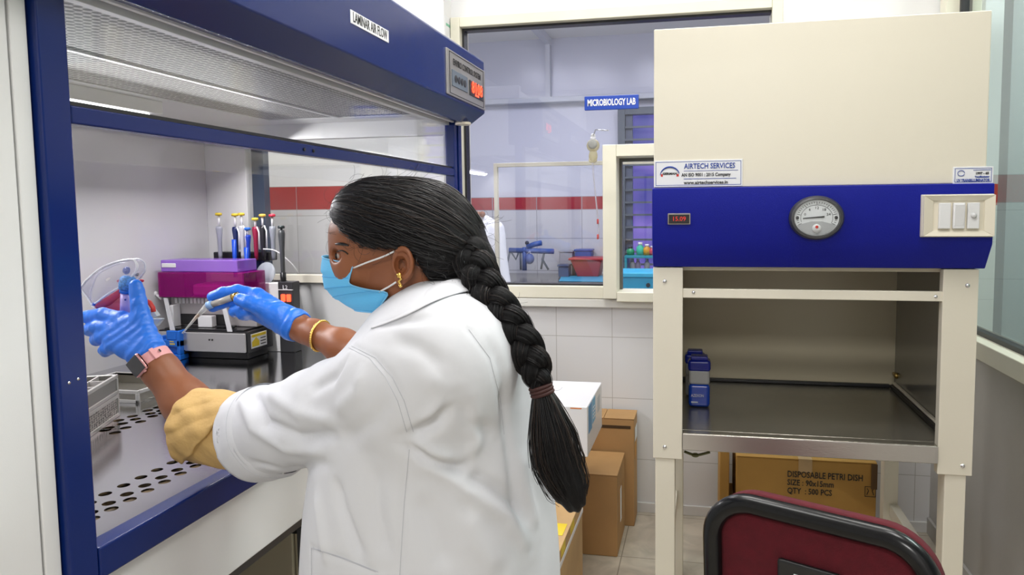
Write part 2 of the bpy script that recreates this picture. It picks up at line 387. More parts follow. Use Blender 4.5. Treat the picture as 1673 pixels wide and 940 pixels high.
MB().prism([(WX0+fw+g, YW+.02, WZ0+fw*1.25), (PX0+.01, YW+.02, WZ0+fw*1.25), (PX0+.01, YW+.02, PZ1-.01), (WX1-fw, YW+.02, PZ1-.01), (WX1-fw, YW+.02, WZ1-fw-g), (WX0+fw+g, YW+.02, WZ1-fw-g)], (0, .005, 0)).build('glass_pane', m_glass, W1)
mb = MB(); f2 = .06
mb.box((PX0, YW-.075, PZ0), (PX0+f2, Y1, PZ1)).box((PX0+f2, YW-.075, PZ1-.052), (PX1, Y1, PZ1)).box((PX0+f2, YW-.075, PZ0-.012), (PX1, Y1, PZ0+.03)).box((PX1-f2, YW-.075, PZ0+.03), (PX1, Y1, PZ1-.052))
mb.build('pass_through_frame', m_frame, W1, .003)
mb = MB(); mb.box((PX0+f2, YW+.045, PZ0+.03), (PX0+f2+.012, YW+.08, PZ1-.052)).box((PX0+f2+.012, YW+.045, PZ1-.066), (PX1-f2, YW+.08, PZ1-.052)).build('sash_track', mat('dark_frame_metal', (.10, .10, .09), .4), W1)
# right window
W2 = thing('window_2', None, None, (XR, 1.6, RZ0)); struct(W2)
mb = MB(); mb.box((XR-.03, .2, RZ0), (XR+.1, RY0, RZ0+.062)).box((XR-.03, .2, RZ1-.06), (XR+.1, RY0, RZ1)).box((XR-.03, RY0-.02, RZ0+.062), (XR+.1, RY0+.05, RZ1-.06))
mb.build('window_frame', m_frame, W2, .004)
mb = MB(); mb.box((XR+.02, .2, RZ0+.062), (XR+.06, RY0-.02, RZ0+.078)).box((XR+.02, RY0-.036, RZ0+.078), (XR+.06, RY0-.02, RZ1-.075)).box((XR+.02, .2, RZ1-.075), (XR+.06, RY0-.02, RZ1-.06)).build('gasket', m_gask, W2)
box('glass_pane', (XR+.035, .2, RZ0+.07), (XR+.041, RY0-.02, RZ1-.06), m_greenglass, W2, 0)
# room seen through the right window
m_cor = tilemat('corridor_tile', (.60, .63, .61), (.4, .42, .41), .3, .3, (0, 2), (0, 0), band=(1.39, 1.50, (.42, .06, .05)), paint_above=(.62, .66, .66))
struct(box('wall_corridor_end', (XR+.12, 4.0, 0), (4, 4.1, CEIL), m_cor, bevel=0))
struct(box('wall_corridor_side', (3.9, YF, 0), (4, 4.0, CEIL), mat('corridor_paint', (.60, .65, .64), .5), bevel=0))
struct(box('trim_corridor_post', (1.36, 3.55, 0), (1.46, 3.65, CEIL), mat('grey_green_post', (.28, .33, .34), .4)))
# microbiology laboratory behind the back window
struct(box('wall_laboratory_back', (-3.6, 6.0, 0), (1.6, 6.1, CEIL), m_labtile, bevel=0))
struct(box('wall_laboratory_left', (-3.7, YW+.12, 0), (-3.6, 6.1, CEIL), m_white, bevel=0))
struct(box('wall_laboratory_right', (.9, YW+.12, 0), (1.0, 3.99, CEIL), m_white, bevel=0))
struct(box('wall_laboratory_far_right', (1.5, 4.1, 0), (1.6, 6.0, CEIL), m_white, bevel=0))
struct(MB().box((-3.6, 5.9, 2.30), (.9, 6.0, 2.345)).build('trim_laboratory_ledge', mat('lilac_grey_trim', (.52, .54, .60), .4), None, .004))
struct(MB().box((-3.6, 4.6, CEIL-.10), (1.0, 4.7, CEIL)).box((-1.32, YW+.12, CEIL-.06), (-1.27, 4.6, CEIL)).box((-1.32, 4.7, CEIL-.06), (-1.27, 6.0, CEIL)).box((-1.315, 5.94, 2.345), (-1.275, 6.0, CEIL-.06)).build('trim_laboratory_beam', mat('lilac_paint', (.66, .67, .74), .6)))
# frame and pane added in the laboratory to imitate a reflected frame line
a = PY(806, 267, 3.9); b = PY(990, 267, 3.9); zb = PY(806, 470, 3.9).z
pf = thing('reflection_frame', 'slim cream frame added behind the window to imitate a reflected line in its glass', 'reflection', (a.x, 3.9, 0))
MB().box((a.x, 3.9, 0), (a.x+.022, 3.93, a.z)).box((a.x+.022, 3.9, a.z-.022), (b.x+.35, 3.93, a.z)).box((b.x+.33, 3.9, 0), (b.x+.35, 3.93, a.z-.022)).build('frame', m_frame, pf, .002)
box('glass_pane', (a.x+.02, 3.912, .1), (b.x+.335, 3.917, a.z-.02), m_sash, pf, 0)
# laboratory louvred window
l0 = PY(1011, 178, 5.98); z1 = l0.z; z0 = PY(1012, 462, 5.98).z
LW = thing('window_3', None, None, (l0.x, 5.95, z0)); struct(LW)
m_dkframe = mat('slate_window_frame', (.10, .12, .15), .4)
MB().box((l0.x, 5.9, z0), (l0.x+.06, 5.99, z1)).box((l0.x+.06, 5.9, z1-.06), (.55, 5.99, z1)).box((l0.x+.06, 5.9, z0), (.55, 5.99, z0+.06)).box((.5, 5.9, z0+.06), (.55, 5.99, z1-.06)).build('window_frame', m_dkframe, LW, .003)
box('reveal', (l0.x+.06, 5.93, z0+.06), (l0.x+.12, 5.985, z1-.06), mat('slate_blue_reveal', (.09, .11, .17), .35), LW)
m, t, bs = nt('violet_dusk_sky'); bs.inputs['Base Color'].default_value = (.02, .02, .05, 1)
tc = t.nodes.new('ShaderNodeTexCoord'); sp = t.nodes.new('ShaderNodeTexNoise'); sp.inputs['Scale'].default_value = 2.2; t.links.new(tc.outputs['Object'], sp.inputs[0])
cr = t.nodes.new('ShaderNodeValToRGB'); cr.color_ramp.elements[0].color = (.035, .045, .34, 1); cr.color_ramp.elements[1].color = (.36, .24, .85, 1); cr.color_ramp.elements[0].position = .35; cr.color_ramp.elements[1].position = .7
t.links.new(sp.outputs[0], cr.inputs[0]); t.links.new(cr.outputs[0], bs.inputs['Emission Color']); bs.inputs['Emission Strength'].default_value = .8
box('sky_pane', (l0.x+.12, 5.975, z0+.06), (.5, 5.985, z1-.06), m, LW, 0)
n = 13
mb = MB()
for i in range(1, n):
    z = z0+.06+(z1-z0-.12)*i/n
    mb.box((l0.x+.06, 5.90, z-.008), (.5, 5.92, z+.008))
mb.build('louvre_bars', m_dkframe, LW)
# bench
zb = .84; by0 = 5.05
lb = thing('laboratory_bench', 'long steel topped laboratory bench against the far tiled wall behind the glass', 'bench', (-1.2, 5.5, 0))
box('bench_top', (-2.9, by0, zb-.04), (.55, 5.98, zb), m_steel2, lb)
box('cabinet_body', (-2.88, by0+.05, .1), (.53, 5.97, zb-.04), m_white, lb)
for x in (-2.8, .4): box('leg', (x, by0+.1, 0), (x+.05, by0+.15, .1), m_black, lb)

# sign on the window glass
A = PY(954, 157, YW-.004); Bp = PY(1043, 153.5, YW-.004); Zb = PY(954, 180, YW-.004).z
sg = thing('door_sign', 'small blue sign reading MICROBIOLOGY LAB fixed on the window glass', 'sign', ((A.x+Bp.x)/2, YW+.012, Zb))
m_signblue = mat('sign_blue', (.012, .06, .42), .35)
box('sign_plate', (A.x, YW+.008, Zb), (Bp.x, YW+.0195, A.z), m_signblue, sg, .003)
text('lettering', 'MICROBIOLOGY LAB', .040, m_inkwhite, ((A.x+Bp.x)/2, YW+.0065, (A.z+Zb)/2), (1, 0, 0), (0, 0, 1), sg, .57, bold=.0012)
# paper notice on the pillar side
pn = PY(741, 28, 3.10); pn2 = PY(741, 84, 3.10)
nn = thing('paper_notice', 'narrow white paper notice with a green patch taped to the pillar beside the window', 'notice', (-1.135, 3.09, pn2.z))
box('sheet', (-1.136, 3.058, pn2.z), (-1.134, 3.13, pn.z), m_paper, nn, 0); box('green_print', (-1.1338, 3.07, pn2.z+.11), (-1.1333, 3.12, pn.z-.03), mat('green_ink', (.2, .5, .35), .6), nn, 0)

# ceiling lights of the rooms
LAMP_AT = ['above the woman', 'above the office chair', 'between the two cabinets', 'above the safety cabinet', 'behind the camera', 'above the far end of the flow cabinet, added to brighten that corner']
for i, (x, y) in enumerate(ROOM_LAMPS):
    t_ = thing('ceiling_light', 'square white ceiling light panel in the ceiling '+LAMP_AT[i], 'ceiling light', (x, y, CEIL), 'ceiling light panels')
    MB().box((x-.31, y-.31, CEIL-.03), (x+.31, y-.29, CEIL)).box((x-.31, y+.29, CEIL-.03), (x+.31, y+.31, CEIL)).box((x-.31, y-.29, CEIL-.03), (x-.29, y+.29, CEIL)).box((x+.29, y-.29, CEIL-.03), (x+.31, y+.29, CEIL)).build('frame', m_lafwhite, t_)
    box('diffuser', (x-.29, y-.29, CEIL-.02), (x+.29, y+.29, CEIL-.001), mat('light_diffuser', (.9, .9, .9), .5, emit=((1, .98, .95), 1.5)) if i == 0 else bpy.data.materials['light_diffuser'], t_, 0)

# ================================================================ LAMINAR FLOW CABINET
LX, LB, LY0, LY1, WT = -.95, -2.04, .865, 2.70, .843
LF = thing('laminar_flow_cabinet', 'large white laminar flow cabinet with navy blue frame where the woman works', 'laminar flow cabinet', (-1.4, 1.8, 0))
# outer shell
box('side_panel', (-2.0, .50, .0), (LX, .835, 2.3), m_lafwhite, LF, .004)
box('side_panel', (-2.0, .838, .64), (LX, .864, 2.05), m_lafwhite, LF, .002)
MB().box((LB-.05, .864, .80), (LB, LY1-.04, 2.05)).build('back_panel', mat('back_panel_white', (.66, .65, .66), .14, coat=.4), LF, .002)
# end panel: solid below, window above, solid top
ez = PY(560, 457, 2.63).z; ez2 = PY(560, 226, 2.63).z; ex0 = PY(405, 300, 2.63).x; ex1 = -.99
mb = MB(); mb.box((LB, 2.62, .80), (LX-.01, 2.66, ez)).box((LB, 2.62, ez2), (LX-.01, 2.66, 2.05)).box((LB, 2.62, ez), (ex0, 2.66, ez2)).box((ex1, 2.62, ez), (LX-.01, 2.66, ez2))
mb.build('end_panel', m_lafwhite, LF, .002)
box('end_glass', (ex0, 2.638, ez), (ex1, 2.642, ez2), m_glass, LF, 0)
box('end_ledge', (LB+.02, 2.595, ez-.012), (LX-.03, 2.62, ez+.022), m_cream, LF, .003)
q = PY(404, 300, 2.60)
box('dark_bracket', (q.x-.02, 2.66, ez), (q.x+.035, 2.70, PY(404, 240, 2.60).z), mat('smoked_blue_bracket', (.03, .05, .09), .3), LF)
# top and ceiling filter
box('top_housing', (-2.09, .864, 1.775), (-1.0, 2.66, 2.05), m_lafwhite, LF, .002)
CZ = 1.745
m, t, bs = nt('perforated_diffuser'); N = t.nodes; L = t.links
tc = N.new('ShaderNodeTexCoord'); vo = N.new('ShaderNodeTexVoronoi'); vo.inputs['Scale'].default_value = 52; vo.inputs['Randomness'].default_value = .1
mp = N.new('ShaderNodeMapping'); mp.inputs['Scale'].default_value = (1, 1, .001); L.new(tc.outputs['Object'], mp.inputs[0]); L.new(mp.outputs[0], vo.inputs['Vector'])
cr = N.new('ShaderNodeValToRGB'); cr.color_ramp.elements[0].color = (.05, .05, .045, 1); cr.color_ramp.elements[1].color = (.56, .55, .52, 1); cr.color_ramp.elements[0].position = .36; cr.color_ramp.elements[1].position = .46
L.new(vo.outputs['Distance'], cr.inputs[0]); L.new(cr.outputs[0], bs.inputs['Base Color']); bs.inputs['Metallic'].default_value = 0; bs.inputs['Roughness'].default_value = .6
m_perf = m
box('filter_grille', (-1.36, .90, CZ), (-1.04, 2.50, CZ+.006), m_perf, LF, 0)
box('filter_grille', (-1.66, .90, CZ), (-1.375, 2.50, CZ+.006), m_perf, LF, 0)
mb = MB(); mb.box((LB, .864, CZ-.004), (-1.66, 2.62, CZ+.03)).box((-1.04, .864, CZ-.004), (LX-.03, 2.62, CZ+.03)).box((-1.375, .9, CZ-.004), (-1.36, 2.5, CZ+.01)).box((-1.66, 2.50, CZ-.004), (-1.04, 2.62, CZ+.03)).box((-1.66, .864, CZ-.004), (-1.04, .90, CZ+.03))
mb.build('ceiling_frame', m_lafwhite, LF, .002)
# tube lamp
MB().box((-1.80, .9, 1.70), (-1.70, 2.0, 1.741)).build('lamp_batten', m_lafwhite, LF, .002)
MB().cyl((-1.715, .92, 1.688), (-1.715, 1.95, 1.688), .012, n=16).build('lamp_tube', mat('lit_tube', (.9, .9, .9), .3, emit=((1, .97, 1), 4)), LF, smooth=True)
# hood: upright face, slanted lip
hx, hy0, hy1 = -.835, .50, 2.672
zc, zt = PX(600, 99.5, hx).z, 1.958
zc = 1.762
prof = [(LX-.02, 1.735), (-.897, 1.718), (hx, zc), (hx, zt), (hx-.02, 1.975), (-1.02, 1.975), (-1.02, 1.735)]
MB().prism([(x, hy0, z) for x, z in prof], (0, hy1-hy0, 0)).build('hood', m_blue, LF, .004, seg=3)
MB().box((LX+.004, .866, 1.722), (LX+.014, 2.6, 1.734)).box((LX-.03, .866, 1.715), (LX-.012, 2.66, 1.735)).build('hood_trim', m_whiteplastic, LF, .001)
MB().cyl((-.90, 2.60, 1.712), (-.90, 2.60, 1.722), .03, n=24).build('hood_lamp_cap', m_creamplastic, LF, .002)
# label LAMINAR AIR FLOW
def onhood(x, y, off=.002):
    p = PX(x, y, hx+off); return p
a, b, c = onhood(573, 15), onhood(635, 50), onhood(573, 37)
box('name_label', (hx-.001, a.y, c.z), (hx+.0018, b.y, a.z), m_paper, LF, .0005)
text('label_lettering', 'LAMINAR AIR FLOW', .034, m_inkblack, (hx+.002, (a.y+b.y)/2, (a.z+c.z)/2), (0, 1, 0), (0, 0, 1), LF, bold=.0003, fit=(b.y-a.y)*.9)
# control panel
p0, p1, p2 = onhood(728, 77), onhood(791, 117), onhood(730, 153)
cp = box('control_panel', (hx-.001, p0.y, p2.z), (hx+.006, p1.y-.005, p0.z), m_plate, LF, .002)
cy0, cy1, cz0, cz1 = p0.y, p1.y-.005, p2.z, p0.z; cw = cy1-cy0; chh = cz1-cz0
def cpb(name, u0, v0, u1, v1, m_, d0=.005, d1=.009, par=cp, bev=.001):
    return MB().box((hx+d0, cy0+cw*u0, cz0+chh*v0), (hx+d1, cy0+cw*u1, cz0+chh*v1)).build(name, m_, par, bev)
mb = MB()
for u0, v0, u1, v1 in ((.05, .04, .06, .96), (.94, .04, .95, .96), (.05, .04, .95, .055), (.05, .945, .95, .96)): mb.box((hx+.005, cy0+cw*u0, cz0+chh*v0), (hx+.0068, cy0+cw*u1, cz0+chh*v1))
mb.build('panel_border', m_inkblack, cp)
cpb('keypad', .10, .22, .48, .58, mat('blue_grey_keypad', (.13, .16, .20), .4)); 
mb = MB()
for i in range(4):
    mb.cyl((hx+.009, cy0+cw*(.18+.075*i), cz0+chh*.40), (hx+.011, cy0+cw*(.18+.075*i), cz0+chh*.40), .0125, n=16)
mb.build('keypad_button', mat('dark_key', (.03, .03, .035), .4), cp, .0005)
cpb('display_window', .54, .20, .93, .56, m_black)
text('display_digits', '8108', .058, m_led, (hx+.0105, cy0+cw*.735, cz0+chh*.40), (0, 1, 0), (0, 0, 1), cp, bold=.0008, fit=cw*.30)
cpb('display_led', .68, .23, .78, .27, m_led, .009, .0105)
text('panel_lettering', 'ENVIRO CONTROL SYSTEM', .030, m_inkblack, (hx+.0068, cy0+cw*.5, cz0+chh*.76), (0, 1, 0), (0, 0, 1), cp, bold=.0002, fit=cw*.72)
# navy frame
box('frame_post', (LX-.03, .868, .80), (LX+.012, .918, 1.735), m_blue, LF, .004)
box('frame_post_inner', (LX-.055, .905, .85), (LX-.03, .925, 1.72), m_blue, LF, .003)
box('frame_post', (LX-.03, 2.615, .80), (LX+.008, 2.645, 1.735), m_blue, LF, .003); box('frame_post', (LX-.03, 2.66, .80), (LX+.01, 2.695, 1.735), m_blue, LF, .003)
box('bottom_rail', (LX-.012, .918, .800), (LX+.014, 2.66, .853), m_blue, LF, .004)
box('rail_inner_lip', (LX-.03, .918, .838), (LX-.012, 2.62, .850), m_blue, LF, .002)
box('sash_bar', (LX-.018, .922, 1.520), (LX+.006, 2.64, 1.548), m_blue, LF, .003)
box('sash_bar_groove', (LX-.02, .922, 1.5485), (LX-.004, 2.64, 1.556), m_gask, LF, .001)
box('sash_glass', (LX-.012, .922, 1.548), (LX-.008, 2.62, 1.73), m_sash, LF, 0)
box('lower_sash_glass', (LX-.024, .922, 1.467), (LX-.020, 2.62, 1.72), m_sash, LF, 0)
for px_ in (497, 512):
    p = PX(px_, 245, LX+.007); MB().cyl((LX+.005, p.y, 1.534), (LX+.009, p.y, 1.534), .004, n=12).build('screw', m_black, LF)
for yy, zz in ((.900, 1.13), (.884, 1.128)): MB().cyl((LX+.011, yy, zz), (LX+.013, yy, zz), .0022, n=12).build('screw', m_chrome, LF, smooth=True)
# lower front panel, stand
box('lower_panel', (-1.86, .868, .640), (LX, 2.68, .798), m_lafwhite, LF, .003)
m_darkstand = mat('dark_grey_stand', (.06, .06, .065), .4)
for x, y in ((-1.0, 1.62), (-1.0, .95), (-1.8, .95), (-1.8, 2.55), (-1.0, 2.55)): box('stand_leg', (x-.025, y-.025, 0), (x+.025, y+.025, .64), m_darkstand, LF, .002)
box('stand_rail', (-1.8, .93, .1), (-1.76, 2.57, .14), m_darkstand, LF); box('stand_rail', (-1.02, .96, .60), (-.98, 2.56, .64), m_darkstand, LF)
# worktop with real holes
bm = MB().box((LB+.001, .90, WT-.004), (LX-.03, 2.615, WT))
wt = bm.build('worktop', m_steel, LF)
hl = []
for row in ([(362,650),(425,612),(500,578),(570,545),(635,515),(697,485)], [(368,688),(440,650),(513,613),(585,578),(652,545),(716,515)], [(375,712),(450,673),(525,635),(597,598),(665,563),(730,530)],
            [(480,315),(495,328),(508,345)], [(535,298),(547,310),(568,320)], [(597,275),(608,287),(617,298)], [(640,262),(652,275),(660,285)], [(425,355),(440,345),(465,365)]):
    for x, y in row: hl.append(PZ(x/2.474, 560+y/2.474, WT))
d = hl[4]-hl[5]
for k in range(1, 3):
    for j in (5, 11, 17): hl.append(hl[j]-d*k)
cb = MB(); [cb.cyl((p.x, p.y, WT-.02), (p.x, p.y, WT+.02), .0115 if p.x > -1.2 else .013, n=24) for p in hl]
cut = cb.build('cutter', None)
md = wt.modifiers.new('b', 'BOOLEAN'); md.object = cut; md.operation = 'DIFFERENCE'; md.solver = 'FAST'
bpy.context.view_layer.update()
me = bpy.data.meshes.new_from_object(wt.evaluated_get(bpy.context.evaluated_depsgraph_get())); wt.modifiers.clear(); wt.data = me; bpy.data.objects.remove(cut)
box('plenum_tray', (LB+.001, .90, WT-.030), (LX-.03, 2.615, WT-.026), mat('brown_tray', (.25, .17, .08), .5, var=.4, varscale=20), LF, 0)

# ================================================================ THINGS ON THE WORKTOP
def obox(mb, o, ax, ay, az, a, b):      # box in a local frame
    mt = Matrix((Vector(ax), Vector(ay), Vector(az))).transposed().to_4x4(); mt.translation = o; mb.box(a, b, mt); return mb
# --- gel imager with magenta cover
A = Vector((-2.005, 2.265, WT+.026)); wdt = .375; ax = Vector((1, 0, 0)); ay = Vector((0, 1, 0)); dep = .165; az = Vector((0, 0, 1))
GI = thing('gel_imager', 'steel fronted gel viewing box with a magenta transparent hood at the back of the worktop', 'gel imager', (A.x+.18, A.y+.08, WT))
m_mag = milky('magenta_acrylic', (.42, .0, .24), .42, .08); m_vio = milky('violet_acrylic', (.45, .22, .80), .55, .08)
fh = .080; F0 = A
def gb(name, a, b, m_, par=GI, bev=.003): return obox(MB(), F0, ax, ay, az, a, b).build(name, m_, par, bev)
gb('base', (.002, .012, 0), (wdt+.0, dep, fh), m_black)
gb('front_plate', (0, 0, .004), (wdt-.004, .011, fh-.004), mat('satin_steel_front', (.62, .61, .61), .3, .85), bev=.004)
gb('shadow_base', (.015, .03, -.0255), (wdt-.015, dep-.01, .001), m_black)  # black inset block added for the dark shade below the box
gb('warning_label', (wdt-.001, .03, .014), (wdt+.0012, .125, .068), m_paper, bev=.0003)
gb('label_yellow_band', (wdt+.001, .034, .055), (wdt+.002, .12, .065), m_yellow, bev=0)
o_ = MB().prism([F0+ax*(wdt+.001)+ay*y+az*z for y, z in ((.035, .020), (.078, .020), (.078, .038), (.06, .054), (.035, .038))], ax*.001).build('label_yellow_sign', m_yellow, GI)
mb = MB()
for i in range(3): obox(mb, F0, ax, ay, az, (wdt+.001, .086, .022+.011*i), (wdt+.002, .118, .0255+.011*i))
mb.build('label_lines', m_inkblack, GI)
gb('deck', (.02, .02, fh), (wdt-.02, dep-.02, fh+.006), mat('dark_deck', (.02, .02, .022), .2), bev=.002)
# tall housing at the back: dark body, perforated band, magenta and violet covers
hw = wdt*.97
gb('rear_housing', (.0, .085, fh+.006), (hw, dep, fh+.12), mat('grey_housing', (.40, .38, .38), .35), bev=.004)
mb = MB()
for i in range(15): obox(mb, F0, ax, ay, az, (.02+i*.0165, .081, fh+.092), (.031+i*.0165, .0849, fh+.112))
mb.build('vent_slots', m_whiteplastic, GI)
gb('ramp_plate', (.03, .04, fh+.006), (.045, .08, fh+.09), m_whiteplastic)
gb('dark_window', (.03, .079, fh+.012), (hw-.12, .0845, fh+.052), m_black)
gb('gel_drawer', (.14, .05, fh+.0065), (.20, .078, fh+.05), m_whiteplastic); gb('drawer_slot', (.22, .04, fh+.008), (.30, .06, fh+.016), m_black)
for u_ in (.015, .255): MB().prism([F0+ax*(u_+dx)+ay*y+az*z for dx, y, z in ((0, .03, fh+.118), (.016, .03, fh+.118), (.062, .006, fh+.001), (.042, .006, fh+.001))], (0, .003, 0)).build('cover_strut', milky('clear_strut_plastic', (.8, .8, .82), .6), GI)
zt2 = fh+.12
gb('magenta_cover', (-.01, .035, zt2), (hw-.01, .165, zt2+.095), m_mag)
gb('magenta_inner_box', (.12, .05, zt2+.003), (.25, .15, zt2+.05), mat('pink_inner', (.62, .02, .36), .3), bev=.012)
gb('dark_end', (-.007, .04, zt2+.002), (.10, .16, zt2+.09), mat('deep_maroon', (.05, .0, .02), .3))
gb('violet_lid', (-.007, .05, zt2+.096), (hw-.045, .165, zt2+.14), m_vio)
gb('lid_latch', (0, .046, zt2+.112), (.06, .05, zt2+.128), m_whiteplastic)
MB().prism([F0+ax*(hw-.02)+ay*y+az*z for y, z in ((.0, zt2), (.165, zt2), (.165, zt2+.13))], ax*.003).build('side_fin', m_sash, GI)
MB().cyl(F0+ax*(-.01)+ay*.05+az*(zt2-.01), F0+ax*(-.035)+ay*.05+az*(zt2+.012), .005).ball(F0+ax*(-.035)+ay*.05+az*(zt2+.012), .009).build('side_knob', m_whiteplastic, GI, smooth=True)
mb = MB()
for dx in (-.006, .006): mb.cyl(F0+ax*(wdt*.62+dx)+ay*(-.002)+az*.05, F0+ax*(wdt*.62+dx)+az*.05, .0035, n=10)
mb.build('front_screw', m_black, GI)

# --- power unit with red lights
P0 = PY(436, 530, 2.50)
xr = PY(479, 500, 2.44).x; xm = PY(455, 500, 2.44).x; xl = PY(431, 500, 2.44).x; zt3 = PY(470, 461, 2.44).z
PU = thing('power_supply', 'small black power unit with two red rocker lights beside the gel imager', 'power supply', ((xm+xr)/2, 2.465, WT))
box('body', (xm, 2.44, WT), (xr, 2.49, zt3), mat('charcoal_plastic', (.035, .035, .038), .35), PU, .003)
box('side_cover', (xl, 2.445, WT), (xm-.001, 2.488, zt3-.005), m_lafwhite, PU, .003)
z_ = PY(467, 487, 2.44).z
for dx in (.25, .62): box('rocker_light', (xm+(xr-xm)*dx, 2.433, z_-.014), (xm+(xr-xm)*(dx+.25), 2.441, z_+.014), m_led, PU, .002)
text('caption', 'L2', .022, m_inkwhite, ((xm+xr)/2, 2.4395, PY(467, 470, 2.44).z), (1, 0, 0), (0, 0, 1), PU)
box('seam', (xm, 2.4385, z_+.03), (xr, 2.445, z_+.033), m_lafwhite, PU, 0)
# mini centrifuge with clear round lid
cx = PY(432, 448, 2.46)
MC = thing('mini_centrifuge', 'small black centrifuge with a clear round lid standing up behind the right glove', 'centrifuge', (cx.x, 2.52, WT))
box('body', (cx.x-.045, 2.50, WT), (cx.x+.05, 2.548, cx.z-.03), m_black, MC, .01)
MB().lathe([(0, 0), (.043, .002), (.046, .006), (.043, .010), (0, .012)], (cx.x, 2.475, cx.z), (-.15, -1, .25)).build('lid', milky('frosted_lid', (.75, .8, .85), .35), MC, smooth=True)
MB().tube([(cx.x, 2.485, cx.z-.02), (cx.x+.01, 2.495, cx.z-.05), (cx.x+.03, 2.505, cx.z-.05)], .014).build('hinge', m_black, MC, smooth=True)
# pipette stand and pipettes
sa, sb = PY(348, 412, 2.56), PY(440, 412, 2.56)
PS = thing('pipette_stand', 'black pipette stand behind the gel imager holding eight pipettes', 'stand', ((sa.x+sb.x)/2, 2.58, WT))
box('shelf', (sa.x, 2.56, sa.z-.035), (sb.x, 2.615, sa.z), m_black, PS, .004)
box('column', (sa.x+.12, 2.57, WT+.02), (sb.x-.03, 2.61, sa.z-.03), mat('dark_blue_column', (.01, .02, .06), .3), PS, .004)
box('base', (sa.x+.06, 2.555, WT), (sb.x, 2.615, WT+.02), m_black, PS, .004)
pip = [(357, 350, 370, (.35, .36, .42), (.75, .55, .04), 'slate grey pipette with yellow plunger, leftmost on the black stand'),
       (383.5, 351, 371, (.01, .02, .10), (.75, .55, .04), 'navy pipette with yellow plunger, second from the left on the black stand'),
       (394, 350, 369, (.55, .56, .58), (.75, .55, .04), 'silver grey pipette with wide yellow plunger in the middle of the stand'),
       (404, 374, 384, (.01, .05, .45), (.02, .15, .6), 'short bright blue pipette on the black stand'),
       (416.5, 358, 371, (.30, .01, .05), (.75, .6, .05), 'dark red pipette with yellow plunger on the black stand'),
       (428.5, 352, 369, (.015, .015, .02), (.78, .5, .08), 'black pipette with orange yellow plunger on the black stand'),
       (444.5, 352, 370, (.28, .30, .34), (.6, .03, .06), 'grey pipette with a red plunger, black collar and red ring'),
       (459.5, 371, 376, (.06, .065, .07), (.02, .03, .03), 'thin dark rod shaped pipette, rightmost and set apart from the stand')]
for i, (px_, yt, yb, cb_, ct, lab) in enumerate(pip):
    Yp = 2.543 if i < 7 else 2.465
    top = PY(px_, yt, Yp); bd = PY(px_, yb, Yp); x = top.x; lo_ = sa.z-.03 if i < 7 else PY(460, 458, Yp).z
    T = thing('pipette', lab, 'pipette', (x, Yp, lo_), 'pipettes on the black stand')
    mc = mat('pipette_body_%s' % ['slate', 'navy', 'silver', 'blue', 'red', 'black', 'grey', 'dark'][i], cb_, .3); mt_ = mat('plunger_%s' % ['one', 'two', 'three', 'four', 'five', 'six', 'seven', 'eight'][i], ct, .4)
    MB().lathe([(0, 0), (.006, 0), (.008, .02), (.009, (bd.z-lo_)*.6), (.013, (bd.z-lo_)*.92), (.011, bd.z-lo_), (0, bd.z-lo_)], (x, Yp, lo_)).build('body', mc, T, smooth=True)
    MB().cyl((x, Yp, bd.z), (x, Yp, top.z-.006), .0045, n=12).build('shaft', m_whiteplastic if i < 7 else mc, T, smooth=True)
    MB().lathe([(0, -.006), (.012, -.006), (.0135, 0), (.011, .005), (0, .006)], (x, Yp, top.z)).build('plunger', mt_, T, smooth=True)
    if i in (1, 2, 4, 5): MB().tube([(x+.010, Yp-.005, bd.z), (x+.022, Yp-.01, bd.z-.02), (x+.022, Yp-.01, bd.z-.09)], .003).build('finger_hook', m_whiteplastic, T, smooth=True)
    if i in (1, 3): MB().cyl((x+.0, Yp-.012, lo_-.07), (x, Yp-.012, bd.z-.05), .007, .009, n=12).build('tip_cone', mat('bright_blue_cone', (.01, .08, .6), .3), T, smooth=True)
    if i == 7: MB().cyl((x, Yp, lo_-.01), (x, Yp, lo_+.03), .011, n=14).build('foot_socket', m_black, T, smooth=True)
# the rod stands on the white side cover of the power unit; its stand tube
# cable on the end ledge
c0 = PY(440, 412, 2.55); pts = [PY(430, 407, 2.52), PY(450, 410, 2.53), PY(470, 425, 2.55), PY(482, 438, 2.57), PY(487, 447, 2.585)]
tag(MB().tube(spline(pts, 20), .0025).build('white_cable', m_whiteplastic, smooth=True), 'thin white cable arching from the pipette stand to the cream ledge', 'cable')

# --- blue tube rack
r0 = PZ(262, 588, WT); rx = PZ(299, 588, WT)
BR = thing('tube_rack', 'bright blue plastic tube rack standing behind the pink watch strap', 'rack', ((r0.x+rx.x)/2, r0.y+.02, WT))
m_brblue = mat('bright_blue_plastic', (.01, .15, .66), .35)
zr = PY(285, 541, r0.y).z
mb = MB().box((r0.x, r0.y, WT), (rx.x, r0.y+.045, WT+.02)).box((r0.x, r0.y, zr-.06), (rx.x, r0.y+.045, zr-.035))
mb.box((r0.x, r0.y+.004, WT+.02), (r0.x+.012, r0.y+.042, zr-.02)).box((rx.x-.014, r0.y, WT+.02), (rx.x, r0.y+.045, zr))
mb.box((r0.x+(rx.x-r0.x)*.35, r0.y, zr-.035), (rx.x-.014, r0.y+.01, zr)).box((r0.x+.01, r0.y+.02, WT+.02), (rx.x-.01, r0.y+.035, zr-.06))
mb.build('rack_body', m_brblue, BR, .003)
box('latch', (rx.x-.001, r0.y+.02, WT+.02), (rx.x+.004, r0.y+.04, WT+.035), m_black, BR, .001)
MB().box((rx.x-.042, r0.y-.0008, zr-.052), (rx.x-.020, r0.y, zr-.046)).box((rx.x-.042, r0.y-.0008, zr-.042), (rx.x-.024, r0.y, zr-.038)).build('rack_marking', mat('ochre_print', (.6, .45, .1), .5), BR)

